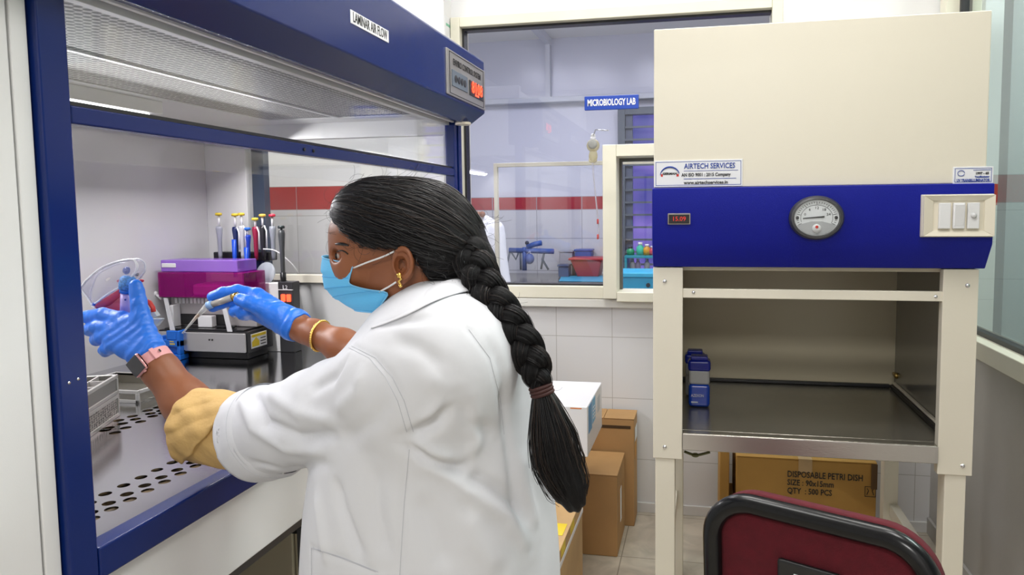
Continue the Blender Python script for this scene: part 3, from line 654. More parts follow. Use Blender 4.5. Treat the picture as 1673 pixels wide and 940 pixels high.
# --- metal baskets at the left
def basket(nm, lab, O0, ax_, ay_, w_, d_, h_, z0, perf, par_group=None):
    T = thing(nm, lab, 'basket', (O0.x, O0.y, z0))
    mb = MB(); o = Vector((O0.x, O0.y, z0)); zz = Vector((0, 0, 1)); t_ = .004
    obox(mb, o, ax_, ay_, zz, (0, 0, 0), (w_, d_, t_))
    mb.build('tray_floor', m_steel2, T, .001)
    mb = MB()
    for a_, b_ in (((0, 0, t_), (w_, t_, h_)), ((0, d_-t_, t_), (w_, d_, h_)), ((0, t_, t_), (t_, d_-t_, h_)), ((w_-t_, t_, t_), (w_, d_-t_, h_))): obox(mb, o, ax_, ay_, zz, a_, b_)
    mb.build('side_wall', perf, T, .001)
    mb = MB(); r_ = .008
    for a_, b_ in (((-.003, -.003, h_-r_), (w_+.003, .004, h_+.002)), ((-.003, d_-.004, h_-r_), (w_+.003, d_+.003, h_+.002)), ((-.003, .004, h_-r_), (.004, d_-.004, h_+.002)), ((w_-.004, .004, h_-r_), (w_+.003, d_-.004, h_+.002)),
                   ((w_-.006, -.003, 0), (w_+.003, .006, h_-r_)), ((-.003, -.003, 0), (.006, .006, h_-r_)), ((w_-.006, d_-.006, 0), (w_+.003, d_+.003, h_-r_)), ((-.003, -.003, -.0), (w_+.003, .003, .01))): obox(mb, o, ax_, ay_, zz, a_, b_)
    mb.build('rim', mat('pale_metal_rim', (.62, .61, .58), .3, .7) if 'pale_metal_rim' not in bpy.data.materials else bpy.data.materials['pale_metal_rim'], T, .0015)
    return T, o
m, t, bs = nt('mesh_wall'); N = t.nodes; L = t.links
tc = N.new('ShaderNodeTexCoord'); vo = N.new('ShaderNodeTexVoronoi'); vo.inputs['Scale'].default_value = 170; vo.inputs['Randomness'].default_value = .4; L.new(tc.outputs['Object'], vo.inputs['Vector'])
cr = N.new('ShaderNodeValToRGB'); cr.color_ramp.elements[0].color = (.02, .02, .02, 1); cr.color_ramp.elements[1].color = (.5, .48, .44, 1); cr.color_ramp.elements[0].position = .38; cr.color_ramp.elements[1].position = .45
L.new(vo.outputs['Distance'], cr.inputs[0]); L.new(cr.outputs[0], bs.inputs['Base Color']); bs.inputs['Metallic'].default_value = .6; bs.inputs['Roughness'].default_value = .35
m_mesh = m
e0 = PZ(133, 722, WT+.004); e1 = PZ(194, 677, WT+.004); axb = (e1-e0); axb.z = 0; lb_ = axb.length; axb.normalize(); ayb = Vector((-axb.y, axb.x, 0))
start = e1-axb*.20
hb1 = PX(192, 640, e1.x).z-WT-.004
basket('wire_basket', 'pale metal basket with mesh sides at the left edge of the worktop, lower of two', start, axb, ayb, .20, .16, .058, WT, m_mesh)
T2, o2 = basket('wire_basket', 'open metal tray with divider strips stacked on the mesh basket', start, axb, ayb, .20, .16, .05, WT+.0605, mat('slotted_metal', (.30, .29, .27), .3, .6))
mb = MB()
for i in range(1, 4): obox(mb, o2, axb, ayb, Vector((0, 0, 1)), (.005, .04*i, .03), (.195, .04*i+.004, .05))
for i in range(1, 3): obox(mb, o2, axb, ayb, Vector((0, 0, 1)), (.066*i, .005, .03), (.066*i+.004, .155, .05))
mb.build('divider', mat('pale_divider', (.55, .52, .50), .4), T2)
g0 = PZ(205, 655, WT); 
basket('metal_dish', 'shallow oblong steel dish lying behind the stacked metal baskets', Vector((g0.x-.20, g0.y-.02, 0)), Vector((1, 0, 0)), Vector((0, 1, 0)), .26, .20, .035, WT, m_steel2)

# ================================================================ RIGHT CABINET
CX0, CX1, CY, CB = -.135, .702, 1.95, 2.66
BC = thing('biosafety_cabinet', 'cream and royal blue safety cabinet on legs with a round pressure gauge in front', 'safety cabinet', (.28, 2.3, 0))
zf = 1.440; zcr = 1.287; zbt = 1.222
box('upper_body', (CX0+.004, CY, zf), (CX1-.002, CB, 1.866), m_cream, BC, .003)
MB().prism([(CX0-.0, y, z) for y, z in ((CY-.012, zf), (CY-.012, zcr), (CY+.03, zbt), (CB-.02, zbt), (CB-.02, zf))], (CX1+.014-CX0, 0, 0)).build('fascia', m_royal, BC, .003)
fy = CY-.0125
for nm, x0, x1 in (('front_column', CX0, -.0525), ('front_column', .617, CX1)):
    box(nm, (x0, CY+.03, .672), (x1, CY+.06, zbt-.002), m_cream, BC, .002)
for x0, x1 in ((CX0+.006, CX0+.062), (CX1-.065, CX1-.012)):
    box('leg', (x0, CY+.035, .0), (x1, CY+.09, .69), m_cream, BC, .003)
for x0, x1 in ((CX0+.02, CX0+.07), (.632, .68)):
    box('leg', (x0, CB-.08, .0), (x1, CB-.03, .70), m_cream, BC, .003)
box('side_stretcher', (CX0+.02, CY+.09, .30), (CX0+.05, CB-.08, .34), m_cream, BC); box('side_stretcher', (CX1-.05, CY+.09, .30), (CX1-.02, CB-.08, .34), m_cream, BC)
zb0 = PY(1114, 472, CY+.03).z
box('cross_bar', (-.055, CY+.034, zb0-.026), (.620, CY+.05, zb0), m_cream, BC, .002)
for x, y, yy, k in ((1086, 460, .03, 1), (1086, 731, .03, 1), (1581, 467, .03, 1), (1573, 762, .03, 1), (1133, 478, .034, .83), (1529, 485, .034, .83)):
    p = PY(x, y, CY+yy); MB().lathe([(0, -.0035), (.004*k, -.003), (.006*k, 0)], p, (0, 1, 0), 14).build('screw', m_chrome, BC, smooth=True)
# interior lining
box('back_lining', (-.10, 2.62, .74), (.672, 2.632, zbt), m_cream_in, BC, 0)
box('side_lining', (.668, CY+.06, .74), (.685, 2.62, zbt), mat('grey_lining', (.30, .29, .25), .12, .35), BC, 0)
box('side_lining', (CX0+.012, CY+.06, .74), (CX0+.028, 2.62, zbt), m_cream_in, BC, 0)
box('work_surface', (-.105, CY+.0615, .700), (.666, 2.618, .750), m_steel2, BC, .002)
box('front_edge', (-.0515, CY+.028, .700), (.6165, CY+.0613, .750), m_steel2, BC, .003)
box('front_lip', (-.0515, CY+.0245, .703), (.6165, CY+.0275, .7485), m_steeledge, BC, .001)
MB().box((-.07, 2.600, .7505), (.65, 2.618, .762)).box((.648, CY+.07, .7505), (.664, 2.6, .764)).build('sealant_strip', m_gask, BC, .003)
MB().box((.655, CY+.07, .765), (.667, 2.6, .772)).build('edge_strip', m_cream, BC, .002)
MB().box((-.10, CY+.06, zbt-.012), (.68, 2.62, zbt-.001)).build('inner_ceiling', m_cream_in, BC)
pg = PY(1461, 611, 2.615); MB().cyl((pg.x, 2.58, pg.z), (pg.x, 2.62, pg.z), .006).cyl((pg.x, 2.578, pg.z), (pg.x, 2.585, pg.z), .009).build('gas_nozzle', mat('brass', (.55, .38, .12), .3, 1), BC, smooth=True)
# gauge
gc = PY(1333, 356, fy); rxg = (PY(1378, 356, fy).x-PY(1288, 356, fy).x)/2; rzg = (PY(1333, 320, fy).z-PY(1333, 392, fy).z)/2; kx = rxg/rzg
def lat(name, prof, m_, par, c_, kx_=1, n=48):
    mb = MB().lathe(prof, (0, 0, 0), (0, -1, 0), n); mb.bm.transform(Matrix.Translation(c_) @ Matrix.Diagonal((kx_, 1, 1, 1))); return mb.build(name, m_, par, smooth=False)
GA = lat('pressure_gauge', [(0, 0), (rzg, 0), (rzg, .012), (rzg*.93, .020), (rzg*.84, .021), (rzg*.82, .012), (0, .012)], mat('dark_grey_bezel', (.05, .05, .055), .3, coat=.4), BC, gc, kx)
lat('gauge_face', [(0, .0122), (rzg*.81, .0122), (rzg*.81, .0135), (0, .0135)], mat('gauge_white', (.78, .80, .81), .5), GA, gc, kx)
mb = MB()
def gp(r, ang, y): return Vector((gc.x+kx*rzg*r*math.cos(ang), fy-y, gc.z+rzg*r*math.sin(ang)))
for i in range(31):
    a_ = math.radians(205-i*(230/30)); r0_ = .60 if i % 5 == 0 else .66
    mb.tube([gp(r0_, a_, .0138), gp(.73, a_, .0138)], .0006, 4)
mb.tube([gp(.58, math.radians(a_), .0138) for a_ in range(-25, 206, 8)], .0005, 4)
mb.build('dial_marks', m_inkblack, GA)
mb = MB().tube([gp(.5, math.radians(182), .0145), gp(.28, math.radians(10), .0145)], [.0012, .0022], 6)
mb.build('needle', m_inkblack, GA)
for k, a_ in enumerate((160, 125, 90, 55, 20)): text('dial_number', str(k*6), .009, m_inkblack, gp(.45, math.radians(a_), .0138), (1, 0, 0), (0, 0, 1), GA, kx)
poly = [gp(.78, math.radians(a_), .0137) for a_ in range(205, 336, 10)]+[gp(.25, math.radians(-40), .0137), gp(.25, math.radians(220), .0137)]
MB().prism(poly, (0, -.0008, 0)).build('lower_scale_plate', mat('gauge_grey', (.45, .46, .47), .4), GA)
c2 = gp(.48, math.radians(-90), .0145); MB().lathe([(0, 0), (.012, 0), (.011, .003), (0, .004)], c2, (0, -1, 0)).build('zero_adjuster', m_whiteplastic, GA, smooth=True)
MB().lathe([(0, 0), (.004, 0), (.003, .002), (0, .0025)], c2+Vector((0, -.004, .004)), (0, -1, 0)).build('adjuster_dot', m_inkred, GA)
mb = MB()
for a_ in (180, 0): mb.lathe([(0, 0), (.0045, 0), (.0035, .002), (0, .0025)], gp(.70, math.radians(a_), .0137), (0, -1, 0), 12)
mb.build('gauge_screw', m_black, GA)
lat('gauge_lens', [(0, .0195), (rzg*.83, .0195), (rzg*.83, .0205), (0, .0205)], m_sash, GA, gc, kx)
# small display
d0, d1 = PY(1091, 349, fy), PY(1128, 367, fy)
DS = box('digital_display', (d0.x, fy-.006, d1.z), (d1.x, fy+.001, d0.z), mat('tan_display_rim', (.35, .31, .26), .35), BC, .002)
box('display_window', (d0.x+.003, fy-.0075, d1.z+.003), (d1.x-.003, fy-.0055, d0.z-.003), m_black, DS, .001)
text('display_digits', '15.09', .017, mat('dim_red_digits', (.35, .01, .01), .4, emit=((1, .05, .03), .55)), ((d0.x+d1.x)/2, fy-.0082, (d0.z+d1.z)/2), (1, 0, 0), (0, 0, 1), DS, 1.0)
# switch plate with three switches
s0, s1 = PY(1504, 318, fy), PY(1624, 388, fy-.01)
sw = thing('switch_plate', None, None); bpy.data.objects.remove(sw)
x0, x1, z0_, z1_ = s0.x, s1.x, s1.z, s0.z; bx, bz = .026, .017
SP = MB().grid([]) if False else None
mb = MB(); mb.hexa([(x0, fy, z0_), (x1, fy, z0_), (x1, fy, z1_), (x0, fy, z1_), (x0+.002, fy-.013, z0_+.002), (x1-.002, fy-.013, z0_+.002), (x1-.002, fy-.013, z1_-.002), (x0+.002, fy-.013, z1_-.002)])
SP = mb.build('switch_plate', m_creamplastic, BC, .002)
mb = MB()
o4 = [(x0+.003, z0_+.003), (x1-.003, z0_+.003), (x1-.003, z1_-.003), (x0+.003, z1_-.003)]; i4 = [(x0+bx, z0_+bz), (x1-bx, z0_+bz), (x1-bx, z1_-bz), (x0+bx, z1_-bz)]
for k in range(4):
    a_, b_, c_, d_ = o4[k], o4[(k+1) % 4], i4[(k+1) % 4], i4[k]
    mb.hexa([(a_[0], fy-.012, a_[1]), (b_[0], fy-.012, b_[1]), (c_[0], fy-.012, c_[1]), (d_[0], fy-.012, d_[1]), (a_[0], fy-.022, a_[1]), (b_[0], fy-.022, b_[1]), (c_[0], fy-.016, c_[1]), (d_[0], fy-.016, d_[1])])
mb.build('plate_bezel', m_creamplastic, SP, .001)
iw = (x1-x0-2*bx); cw3 = iw*.235
for k in range(3):
    xc = x0+bx+iw*(.22+.28*k)
    SWT = box('switch', (xc-cw3*.5, fy-.022, z0_+bz+.005), (xc+cw3*.5, fy-.013, z1_-bz-.005), m_whiteplastic, SP, .002)
    if k == 1: MB().hexa([(xc-cw3*.38, fy-.022, z0_+bz+.012), (xc+cw3*.38, fy-.022, z0_+bz+.012), (xc+cw3*.38, fy-.022, z1_-bz-.010), (xc-cw3*.38, fy-.022, z1_-bz-.010), (xc-cw3*.38, fy-.0225, z0_+bz+.012), (xc+cw3*.38, fy-.0225, z0_+bz+.012), (xc+cw3*.38, fy-.030, z1_-bz-.010), (xc-cw3*.38, fy-.030, z1_-bz-.010)]).build('rocker', m_whiteplastic, SWT, .001)
    if k == 2: MB().lathe([(0, 0), (.007, 0), (.006, .004), (0, .005)], (xc, fy-.022, (z0_+z1_)/2), (0, -1, 0)).build('socket_eye', mat('grey_white_plastic', (.62, .62, .62), .3), SWT, smooth=True)
# labels on the cream body
def label(par, nm, X0, Y0_, X1, Y1_, yy, m_border=m_inkblue):
    a_, b_ = PY(X0, Y0_, yy), PY(X1, Y1_, yy)
    p_ = box(nm, (a_.x, yy-.002, b_.z), (b_.x, yy+.001, a_.z), m_paper, par, .0008)
    mb = MB(); q = .004; e = .0012; X0_, X1_, Z0, Z1 = a_.x+q, b_.x-q, b_.z+q, a_.z-q
    mb.box((X0_, yy-.0024, Z0), (X1_, yy-.002, Z0+e)).box((X0_, yy-.0024, Z1-e), (X1_, yy-.002, Z1)).box((X0_, yy-.0024, Z0), (X0_+e, yy-.002, Z1)).box((X1_-e, yy-.0024, Z0), (X1_, yy-.002, Z1))
    mb.build('label_border', m_border, p_); return p_, a_, b_
lp, a_, b_ = label(BC, 'maker_label', 1069, 263, 1213, 304, CY-.0005)
W_, H_ = b_.x-a_.x, a_.z-b_.z; ly = CY-.0032
def lt(nm, s, size, m_, u, v, par, sx=1): return text(nm, s, size, m_, (a_.x+W_*u, ly, b_.z+H_*v), (1, 0, 0), (0, 0, 1), par, sx, bold=.0003)
lt('label_title', 'AIRTECH SERVICES', .020, m_inkblue, .63, .76, lp, .80)
lt('label_line', 'AN ISO 9001 : 2015 Company', .0125, m_inkblack, .59, .44, lp, .83)
lt('label_line', 'www.airtechservices.in', .0125, m_inkblack, .59, .15, lp, 1.0)
lt('label_mark', 'GERMAN', .008, m_inkblack, .18, .5, lp, 1.2)
mb = MB(); cx_, cz_ = a_.x+W_*.18, b_.z+H_*.42
mb.tube([(cx_+.026*math.cos(math.radians(t_)), ly, cz_+.024*math.sin(math.radians(t_))) for t_ in range(15, 176, 10)], [.0006+.0018*math.sin(math.radians(t_)) for t_ in range(15, 176, 10)], 6)
mb.build('label_arc', m_inkblue, lp)
MB().box((cx_-.024, ly, cz_-.002), (cx_-.019, ly+.0004, cz_+.005)).box((cx_+.018, ly, cz_-.002), (cx_+.024, ly+.0004, cz_+.005)).build('label_red_tips', m_inkred, lp)
MB().box((a_.x+W_*.34, ly, b_.z+H_*.585), (a_.x+W_*.95, ly+.0004, b_.z+H_*.6)).box((a_.x+W_*.34, ly, b_.z+H_*.285), (a_.x+W_*.93, ly+.0004, b_.z+H_*.305)).build('label_rule', m_inkblue, lp)
lp, a_, b_ = label(BC, 'small_label', 1557, 273, 1622, 300, CY-.0005)
W_, H_ = b_.x-a_.x, a_.z-b_.z
lt('label_title', 'UV TRANSILLUMINATOR', .0095, m_inkblue, .5, .20, lp, .72); lt('label_line', '1997 - 65', .008, m_inkblack, .72, .60, lp, 1.0); lt('label_line', 'Transilluminator', .0055, m_inkblue, .72, .40, lp, .9)
MB().box((a_.x+W_*.5, ly, b_.z+H_*.78), (a_.x+W_*.93, ly+.0004, b_.z+H_*.81)).tube([(a_.x+W_*.2+.008*math.cos(q_), ly, b_.z+H_*.62+.007*math.sin(q_)) for q_ in np.linspace(0, 6, 14)], .0008, 5).build('label_emblem', m_inkblue, lp)
# dangling wire under the worktop
pw = [PY(1118, 738, CY+.08), PY(1128, 742, CY+.08), PY(1136, 744, CY+.08), PY(1145, 743, CY+.08), PY(1160, 739, CY+.08)]
MB().tube(spline(pw, 14), .004).ball(pw[2], .009, (1.3, 1, .7)).build('loose_wire', mat('olive_wire', (.10, .10, .03), .5), BC, smooth=True)

# bottles on the work surface
m_blueliq = mat('blue_solution', (.005, .06, .50), .2, coat=.5); m_capblue = mat('dark_blue_cap', (.008, .02, .30), .25)
m_clearplastic = mat('clouded_plastic', (.50, .50, .50), .2)
def bottle(lab, px0, px1, ytop, ybot, Yb, liquid):
    xa, xb = PY(px0, 600, Yb).x, PY(px1, 600, Yb).x; zt_, zb_ = PY(px0, ytop, Yb).z, .7505; cx_ = (xa+xb)/2; r_ = (xb-xa)/2; h_ = zt_-zb_
    T = thing('solution_bottle', lab, 'bottle', (cx_, Yb, zb_), 'blue capped bottles on the steel surface')
    def rb(name, z0__, z1__, r__, m_, bev): return box(name, (cx_-r__, Yb-r__*.8, zb_+z0__), (cx_+r__, Yb+r__*.8, zb_+z1__), m_, T, bev)
    rb('lower_body', 0, h_*.46, r_*.95, m_blueliq if liquid else m_clearplastic, .012)
    rb('upper_body', h_*.44, h_*.76, r_*.93, m_clearplastic, .010)
    rb('cap_skirt', h_*.70, h_*.93, r_, m_capblue, .010)
    rb('cap_top', h_*.92, h_, r_*.75, m_capblue, .004)
    if liquid: text('bottle_lettering', 'AZEXON', .013, m_inkwhite, (cx_-.005, Yb-r_*.8-.0013, zb_+h_*.24), (1, 0, 0), (0, 0, 1), T, .75); box('bottle_line', (cx_-r_*.7, Yb-r_*.8-.001, zb_+h_*.10), (cx_-r_*.1, Yb-r_*.8+.001, zb_+h_*.12), m_inkwhite, T, 0)
bottle('blue filled bottle with dark blue cap, the front one of two on the steel surface', 1124, 1161, 580, 642, 2.27, True)
bottle('pale bottle with dark blue cap half hidden behind the blue one in the cabinet corner', 1119, 1152, 571, 620, 2.40, False)

# ================================================================ BOXES
def carton(name, lab, a, b, m_, grp=None, open_=False, tape=True):
    a = Vector(a); b = Vector(b); T = thing(name, lab, 'box', ((a.x+b.x)/2, (a.y+b.y)/2, a.z), grp)
    MB().box(a, b-Vector((0, 0, .004))).build('box_body', m_, T, .004)
    MB().box((a.x-.001, a.y-.001, b.z-.004), ((a.x+b.x)/2-.001, b.y+.001, b.z)).build('flap', m_, T, .0015)
    MB().box(((a.x+b.x)/2+.001, a.y-.001, b.z-.004), (b.x+.001, b.y+.001, b.z)).build('flap', m_, T, .0015)
    if tape: MB().box(((a.x+b.x)/2-.025, a.y-.0015, b.z), ((a.x+b.x)/2+.025, b.y+.0015, b.z+.0006)).box(((a.x+b.x)/2-.025, a.y-.0018, b.z-.05), ((a.x+b.x)/2+.025, a.y-.0008, b.z)).build('tape', mat('tan_tape', (.50, .33, .16), .3) if 'tan_tape' not in bpy.data.materials else bpy.data.materials['tan_tape'], T)
    return T
T = carton('cardboard_box', 'large plain brown cardboard box on the floor under the white box', (-.64, 2.70, 0), (-.325, 2.97, .335), m_card, tape=False)
MB().box((-.3255, 2.74, .12), (-.3238, 2.79, .27)).box((-.3255, 2.85, .10), (-.3238, 2.90, .25)).build('side_tape', m_sash, T)
MB().box((-.325, 2.80, .10), (-.3238, 2.84, .24)).build('side_label', m_paper, T)
T = carton('cardboard_box', 'brown cardboard box with darker slit, against the tiled wall behind the large box', (-.55, 2.985, 0), (-.285, 3.125, .48), m_card, tape=False)
box('dark_slit', (-.50, 2.9835, .435), (-.30, 2.985, .448), mat('dark_brown_gap', (.06, .03, .01), .9), T, 0)
box('side_print', (-.2842, 3.0, .30), (-.2833, 3.06, .36), mat('orange_print', (.55, .25, .03), .6), T, 0); box('side_sheet', (-.2842, 3.02, .37), (-.2833, 3.10, .43), m_paper, T, 0)
ZW = .530
T = carton('cardboard_box', 'brown cardboard box carrying the white box, mostly hidden by the braid', (-.90, 2.33, 0), (-.50, 2.68, ZW), m_card, tape=False)
WB = thing('white_carton', 'white glossy carton with blue printed label on its side, next to the braid', 'box', (-.52, 2.5, ZW))
xr_ = PY(960, 665, 2.35).x; zt_ = PY(960, 665, 2.35).z
MB().box((-.66, 2.345, ZW), (xr_, 2.70, zt_)).build('box_body', mat('glossy_white_card', (.80, .81, .84), .3, coat=.2), WB, .003)
box('blue_label', (xr_, 2.37, ZW+.075), (xr_+.001, 2.44, zt_-.006), mat('print_blue', (.02, .25, .55), .4), WB, 0)
box('blue_label', (xr_, 2.455, ZW+.085), (xr_+.001, 2.52, zt_-.004), mat('print_sky', (.10, .42, .72), .4), WB, 0)
mb = MB()
for i in range(4): mb.box((xr_, 2.465, ZW+.10+i*.013), (xr_+.0018, 2.51-.008*(i % 2), ZW+.104+i*.013))
mb.build('label_lines', m_inkwhite, WB)
box('grey_print', (xr_, 2.58, ZW+.09), (xr_+.001, 2.64, zt_-.03), mat('print_grey', (.5, .55, .6), .4), WB, 0)
box('orange_edge', (xr_-.06, 2.3445, zt_-.008), (xr_-.02, 2.3455, zt_-.004), mat('print_orange', (.7, .25, .08), .5), WB, 0)
T = carton('cardboard_box', 'pale cardboard box with yellow labels and white strap beside the coat hem', (-.80, 1.90, 0), (-.40, 2.32, .40), m_card2)
MB().box((-.4015, 1.897, .345), (-.3985, 2.322, .360)).build('white_strap', m_paper, T)
for y_ in (1.95, 2.10): box('yellow_label', (-.4005, y_, .368), (-.3988, y_+.06, .398), m_yellow, T, 0)
box('yellow_label', (-.46, 2.02, .4004), (-.41, 2.10, .4012), m_yellow, T, 0)
# petri dish cartons under the cabinet
zp = PY(1300, 750, 2.75).z; pxa, pxb = PY(1203, 750, 2.75).x, PY(1433, 757, 2.75).x
T = carton('cardboard_box', 'ochre box printed DISPOSABLE PETRI DISH lying under the safety cabinet, upper of two', (pxa, 2.75, zp-.245), (pxb, 3.10, zp), mat('ochre_cardboard', (.50, .27, .06), .7, var=.1, varscale=5))
yy_ = 2.7478
def ptxt(s, x, y, sz=.030, fit=.1):
    p_ = PY(x, y, yy_); text('print', s, sz, m_inkblack, (p_.x, yy_, p_.z), (1, 0, 0), (0, 0, 1), T, 1, 'LEFT', bold=.0004, fit=fit)
ptw = lambda a, b: PY(b, 780, yy_).x-PY(a, 780, yy_).x
ptxt('DISPOSABLE PETRI DISH', 1286, 775, .034, ptw(1286, 1409)); ptxt('SIZE : 90x15mm', 1286, 788.5, .032, ptw(1286, 1362)); ptxt('QTY  : 500 PCS', 1286, 802, .032, ptw(1286, 1359))
p_ = PY(1422, 804, yy_); mb = MB()
for q_ in (0, 1): mb.tube([(p_.x-.012+.024*q_, yy_, p_.z-.012), (p_.x-.006+.012*q_, yy_, p_.z+.004), (p_.x-.012+.024*q_, yy_, p_.z+.012)], .0014, 5)
mb.box((p_.x-.02, yy_-.0002, p_.z-.02), (p_.x+.02, yy_+.0004, p_.z-.018)).box((p_.x-.02, yy_-.0002, p_.z+.018), (p_.x+.02, yy_+.0004, p_.z+.02)).box((p_.x-.02, yy_-.0002, p_.z-.018), (p_.x-.018, yy_+.0004, p_.z+.018)).box((p_.x+.018, yy_-.0002, p_.z-.018), (p_.x+.02, yy_+.0004, p_.z+.018)).build('fragile_mark', m_inkblack, T)
MB().box((pxb-.02, 2.7455, zp-.10), (pxb+.0015, 2.7497, zp-.004)).build('corner_tape', mat('brown_tape', (.12, .06, .02), .35), T)
T = carton('cardboard_box', 'ochre cardboard box under the petri dish box below the safety cabinet', (pxa-.02, 2.76, 0), (pxb+.02, 3.10, zp-.247), bpy.data.materials['ochre_cardboard'])
T = carton('cardboard_box', 'narrow ochre box squeezed left of the petri dish box under the safety cabinet', (PY(1176, 745, 2.8).x, 2.78, 0), (pxa-.025, 3.10, zp+.01), bpy.data.materials['ochre_cardboard'], tape=False)

# storage unit below the flow cabinet with a hanging cable
SU = thing('storage_cabinet', 'low cream storage cabinet standing in shadow under the laminar flow cabinet', 'cabinet', (-1.45, 2.1, 0))
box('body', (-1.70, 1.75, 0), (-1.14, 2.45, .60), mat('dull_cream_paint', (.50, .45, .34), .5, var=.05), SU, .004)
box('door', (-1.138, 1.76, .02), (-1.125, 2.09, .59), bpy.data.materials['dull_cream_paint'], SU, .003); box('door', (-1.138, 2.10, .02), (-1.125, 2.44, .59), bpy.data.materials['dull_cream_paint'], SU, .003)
ptc = [PX(455, 872, -1.08), PX(470, 868, -1.06), PX(485, 869, -1.05), PX(502, 866, -1.03), PX(530, 850, -1.02)]
tag(MB().tube(spline(ptc, 14), .006).build('black_cable', m_rubber, smooth=True), 'short black cable hanging under the flow cabinet beside the coat', 'cable')

# ================================================================ OFFICE CHAIR
za = .905; ca = PZ(1154, 788, za); cbb = PZ(1552, 882, za); axc = (cbb-ca); axc.z = 0; wc = axc.length; axc.normalize(); ayc = Vector((-axc.y, axc.x, 0)); azc = (Vector((0, 0, 1))-ayc*.06).normalized()
OC = thing('office_chair', 'maroon fabric office chair with black rimmed backrest in the lower right corner, seen from behind', 'chair', ((ca+cbb)/2+ayc*.25).to_tuple()[:2]+(0,))
hc = .40; oc = ca-azc*hc+Vector((0, 0, 0)); oc = Vector((ca.x, ca.y, za))-azc*hc
def rr(w_, h_, r_, inset=0, n=10):
    pts = []; r_ = max(r_-inset, .01)
    for cx_, cz_, a0 in ((w_-r_-inset, r_+inset, -90), (w_-r_-inset, h_-r_-inset, 0), (r_+inset, h_-r_-inset, 90), (r_+inset, r_+inset, 180)):
        for k in range(n+1):
            t_ = math.radians(a0+90*k/n); pts.append((cx_+r_*math.cos(t_), cz_+r_*math.sin(t_)))
    return pts
def W3(u, v, d): return oc+axc*u+azc*v+ayc*(d+.10*((u/wc-.5)**2)*-0.6)
def padmesh(name, w_, h_, r_, inset, d0, d1, m_, par, dome=0.0, bevel=.006):
    # layered rounded pad
    mb = MB(); base = rr(w_, h_, r_, inset); layers = []
    def ring(sc_in, d):
        q = rr(w_, h_, r_, inset+sc_in); return [mb.bm.verts.new(W3(u, v, d)) for u, v in q]
    L_ = [ring(0, d1), ring(0, d0)]
    for k, (ins, dd) in enumerate(((.008, -.006), (.03, -.011), (.07, -.014*1), (.12, -.016))): L_.append(ring(ins, d0+dd*dome))
    for A_, B_ in zip(L_, L_[1:]):
        for i in range(len(A_)): mb.bm.faces.new((A_[i], A_[(i+1) % len(A_)], B_[(i+1) % len(B_)], B_[i]))
    mb.bm.faces.new(L_[-1]); mb.bm.faces.new(L_[0][::-1])
    return mb.build(name, m_, par, smooth=True)
padmesh('backrest_shell', wc, hc, .085, .006, .0, .012, m_black, OC, 0)
padmesh('backrest_fabric', wc, hc, .085, .030, -.002, .004, m_maroon, OC, .6)
MB().tube([W3(u, v, -.004) for u, v in rr(wc, hc, .085, .017)], .0165, 12, closed=True).build('backrest_rim', mat('glossy_black_trim', (.006, .006, .007), .22, spec=.35), OC, smooth=True)
mb = MB(); base = rr(wc, hc, .085, .002); 
padmesh('backrest_cushion', wc, hc-.001, .088, .004, .010, .034, m_maroon, OC, 0)
u0, v0 = .40*wc, 0
vb = hc-.092
mb = MB(); obox(mb, oc, axc, ayc, azc, (wc*.35, -.024, -.05), (wc*.62, -.012, vb)); mb.build('back_bracket', m_black, OC, .006)
mb = MB(); obox(mb, oc, axc, ayc, azc, (wc*.425, -.0255, vb-.10), (wc*.60, -.0235, vb-.018)); mb.build('bracket_label', m_paper, OC, .0006)
for i, s_ in enumerate(('Comfort', 'Seating')): text('label_lettering', s_, .012, m_inkblack, oc+axc*wc*.51+ayc*(-.026)+azc*(vb-.032-.02*i), axc, azc, OC, .8, bold=.0003)
sx0 = (ca+cbb)/2; sc_ = Vector((sx0.x, sx0.y, 0))+ayc*.27
MB().cyl(sc_+Vector((0, 0, .07)), sc_+Vector((0, 0, .40)), .03).build('gas_lift', m_black, OC, smooth=True)
mb = MB(); mt = Matrix.Translation(sc_+Vector((0, 0, .44)))
obox(mb, sc_, axc, ayc, Vector((0, 0, 1)), (-.22, -.21, .41), (.22, .21, .48)); mb.build('seat', m_maroon, OC, .03, seg=4)
mb = MB(); obox(mb, sc_, axc, ayc, Vector((0, 0, 1)), (-.2, -.19, .395), (.2, .19, .412)); mb.build('seat_pan', m_black, OC, .006)
MB().tube([sc_-ayc*.12+Vector((0, 0, .40)), sc_-ayc*.25+Vector((0, 0, .41)), oc+axc*wc*.48-ayc*.005+azc*.0-Vector((0, 0, .02)), oc+axc*wc*.48-ayc*.01+azc*.1], .018, 8).build('back_support', m_black, OC, smooth=True)
for k in range(5):
    a_ = k*2*math.pi/5+.3; e_ = sc_+Vector((math.cos(a_), math.sin(a_), 0))*.27
    lg = MB().tube([sc_+Vector((0, 0, .09)), e_+Vector((0, 0, .065))], [.022, .014], 8).build('base_leg', m_black, OC, smooth=True)
    MB().cyl(e_+Vector((-.012, 0, .027)), e_+Vector((.012, 0, .027)), .027).build('caster', m_rubber, lg, smooth=True)

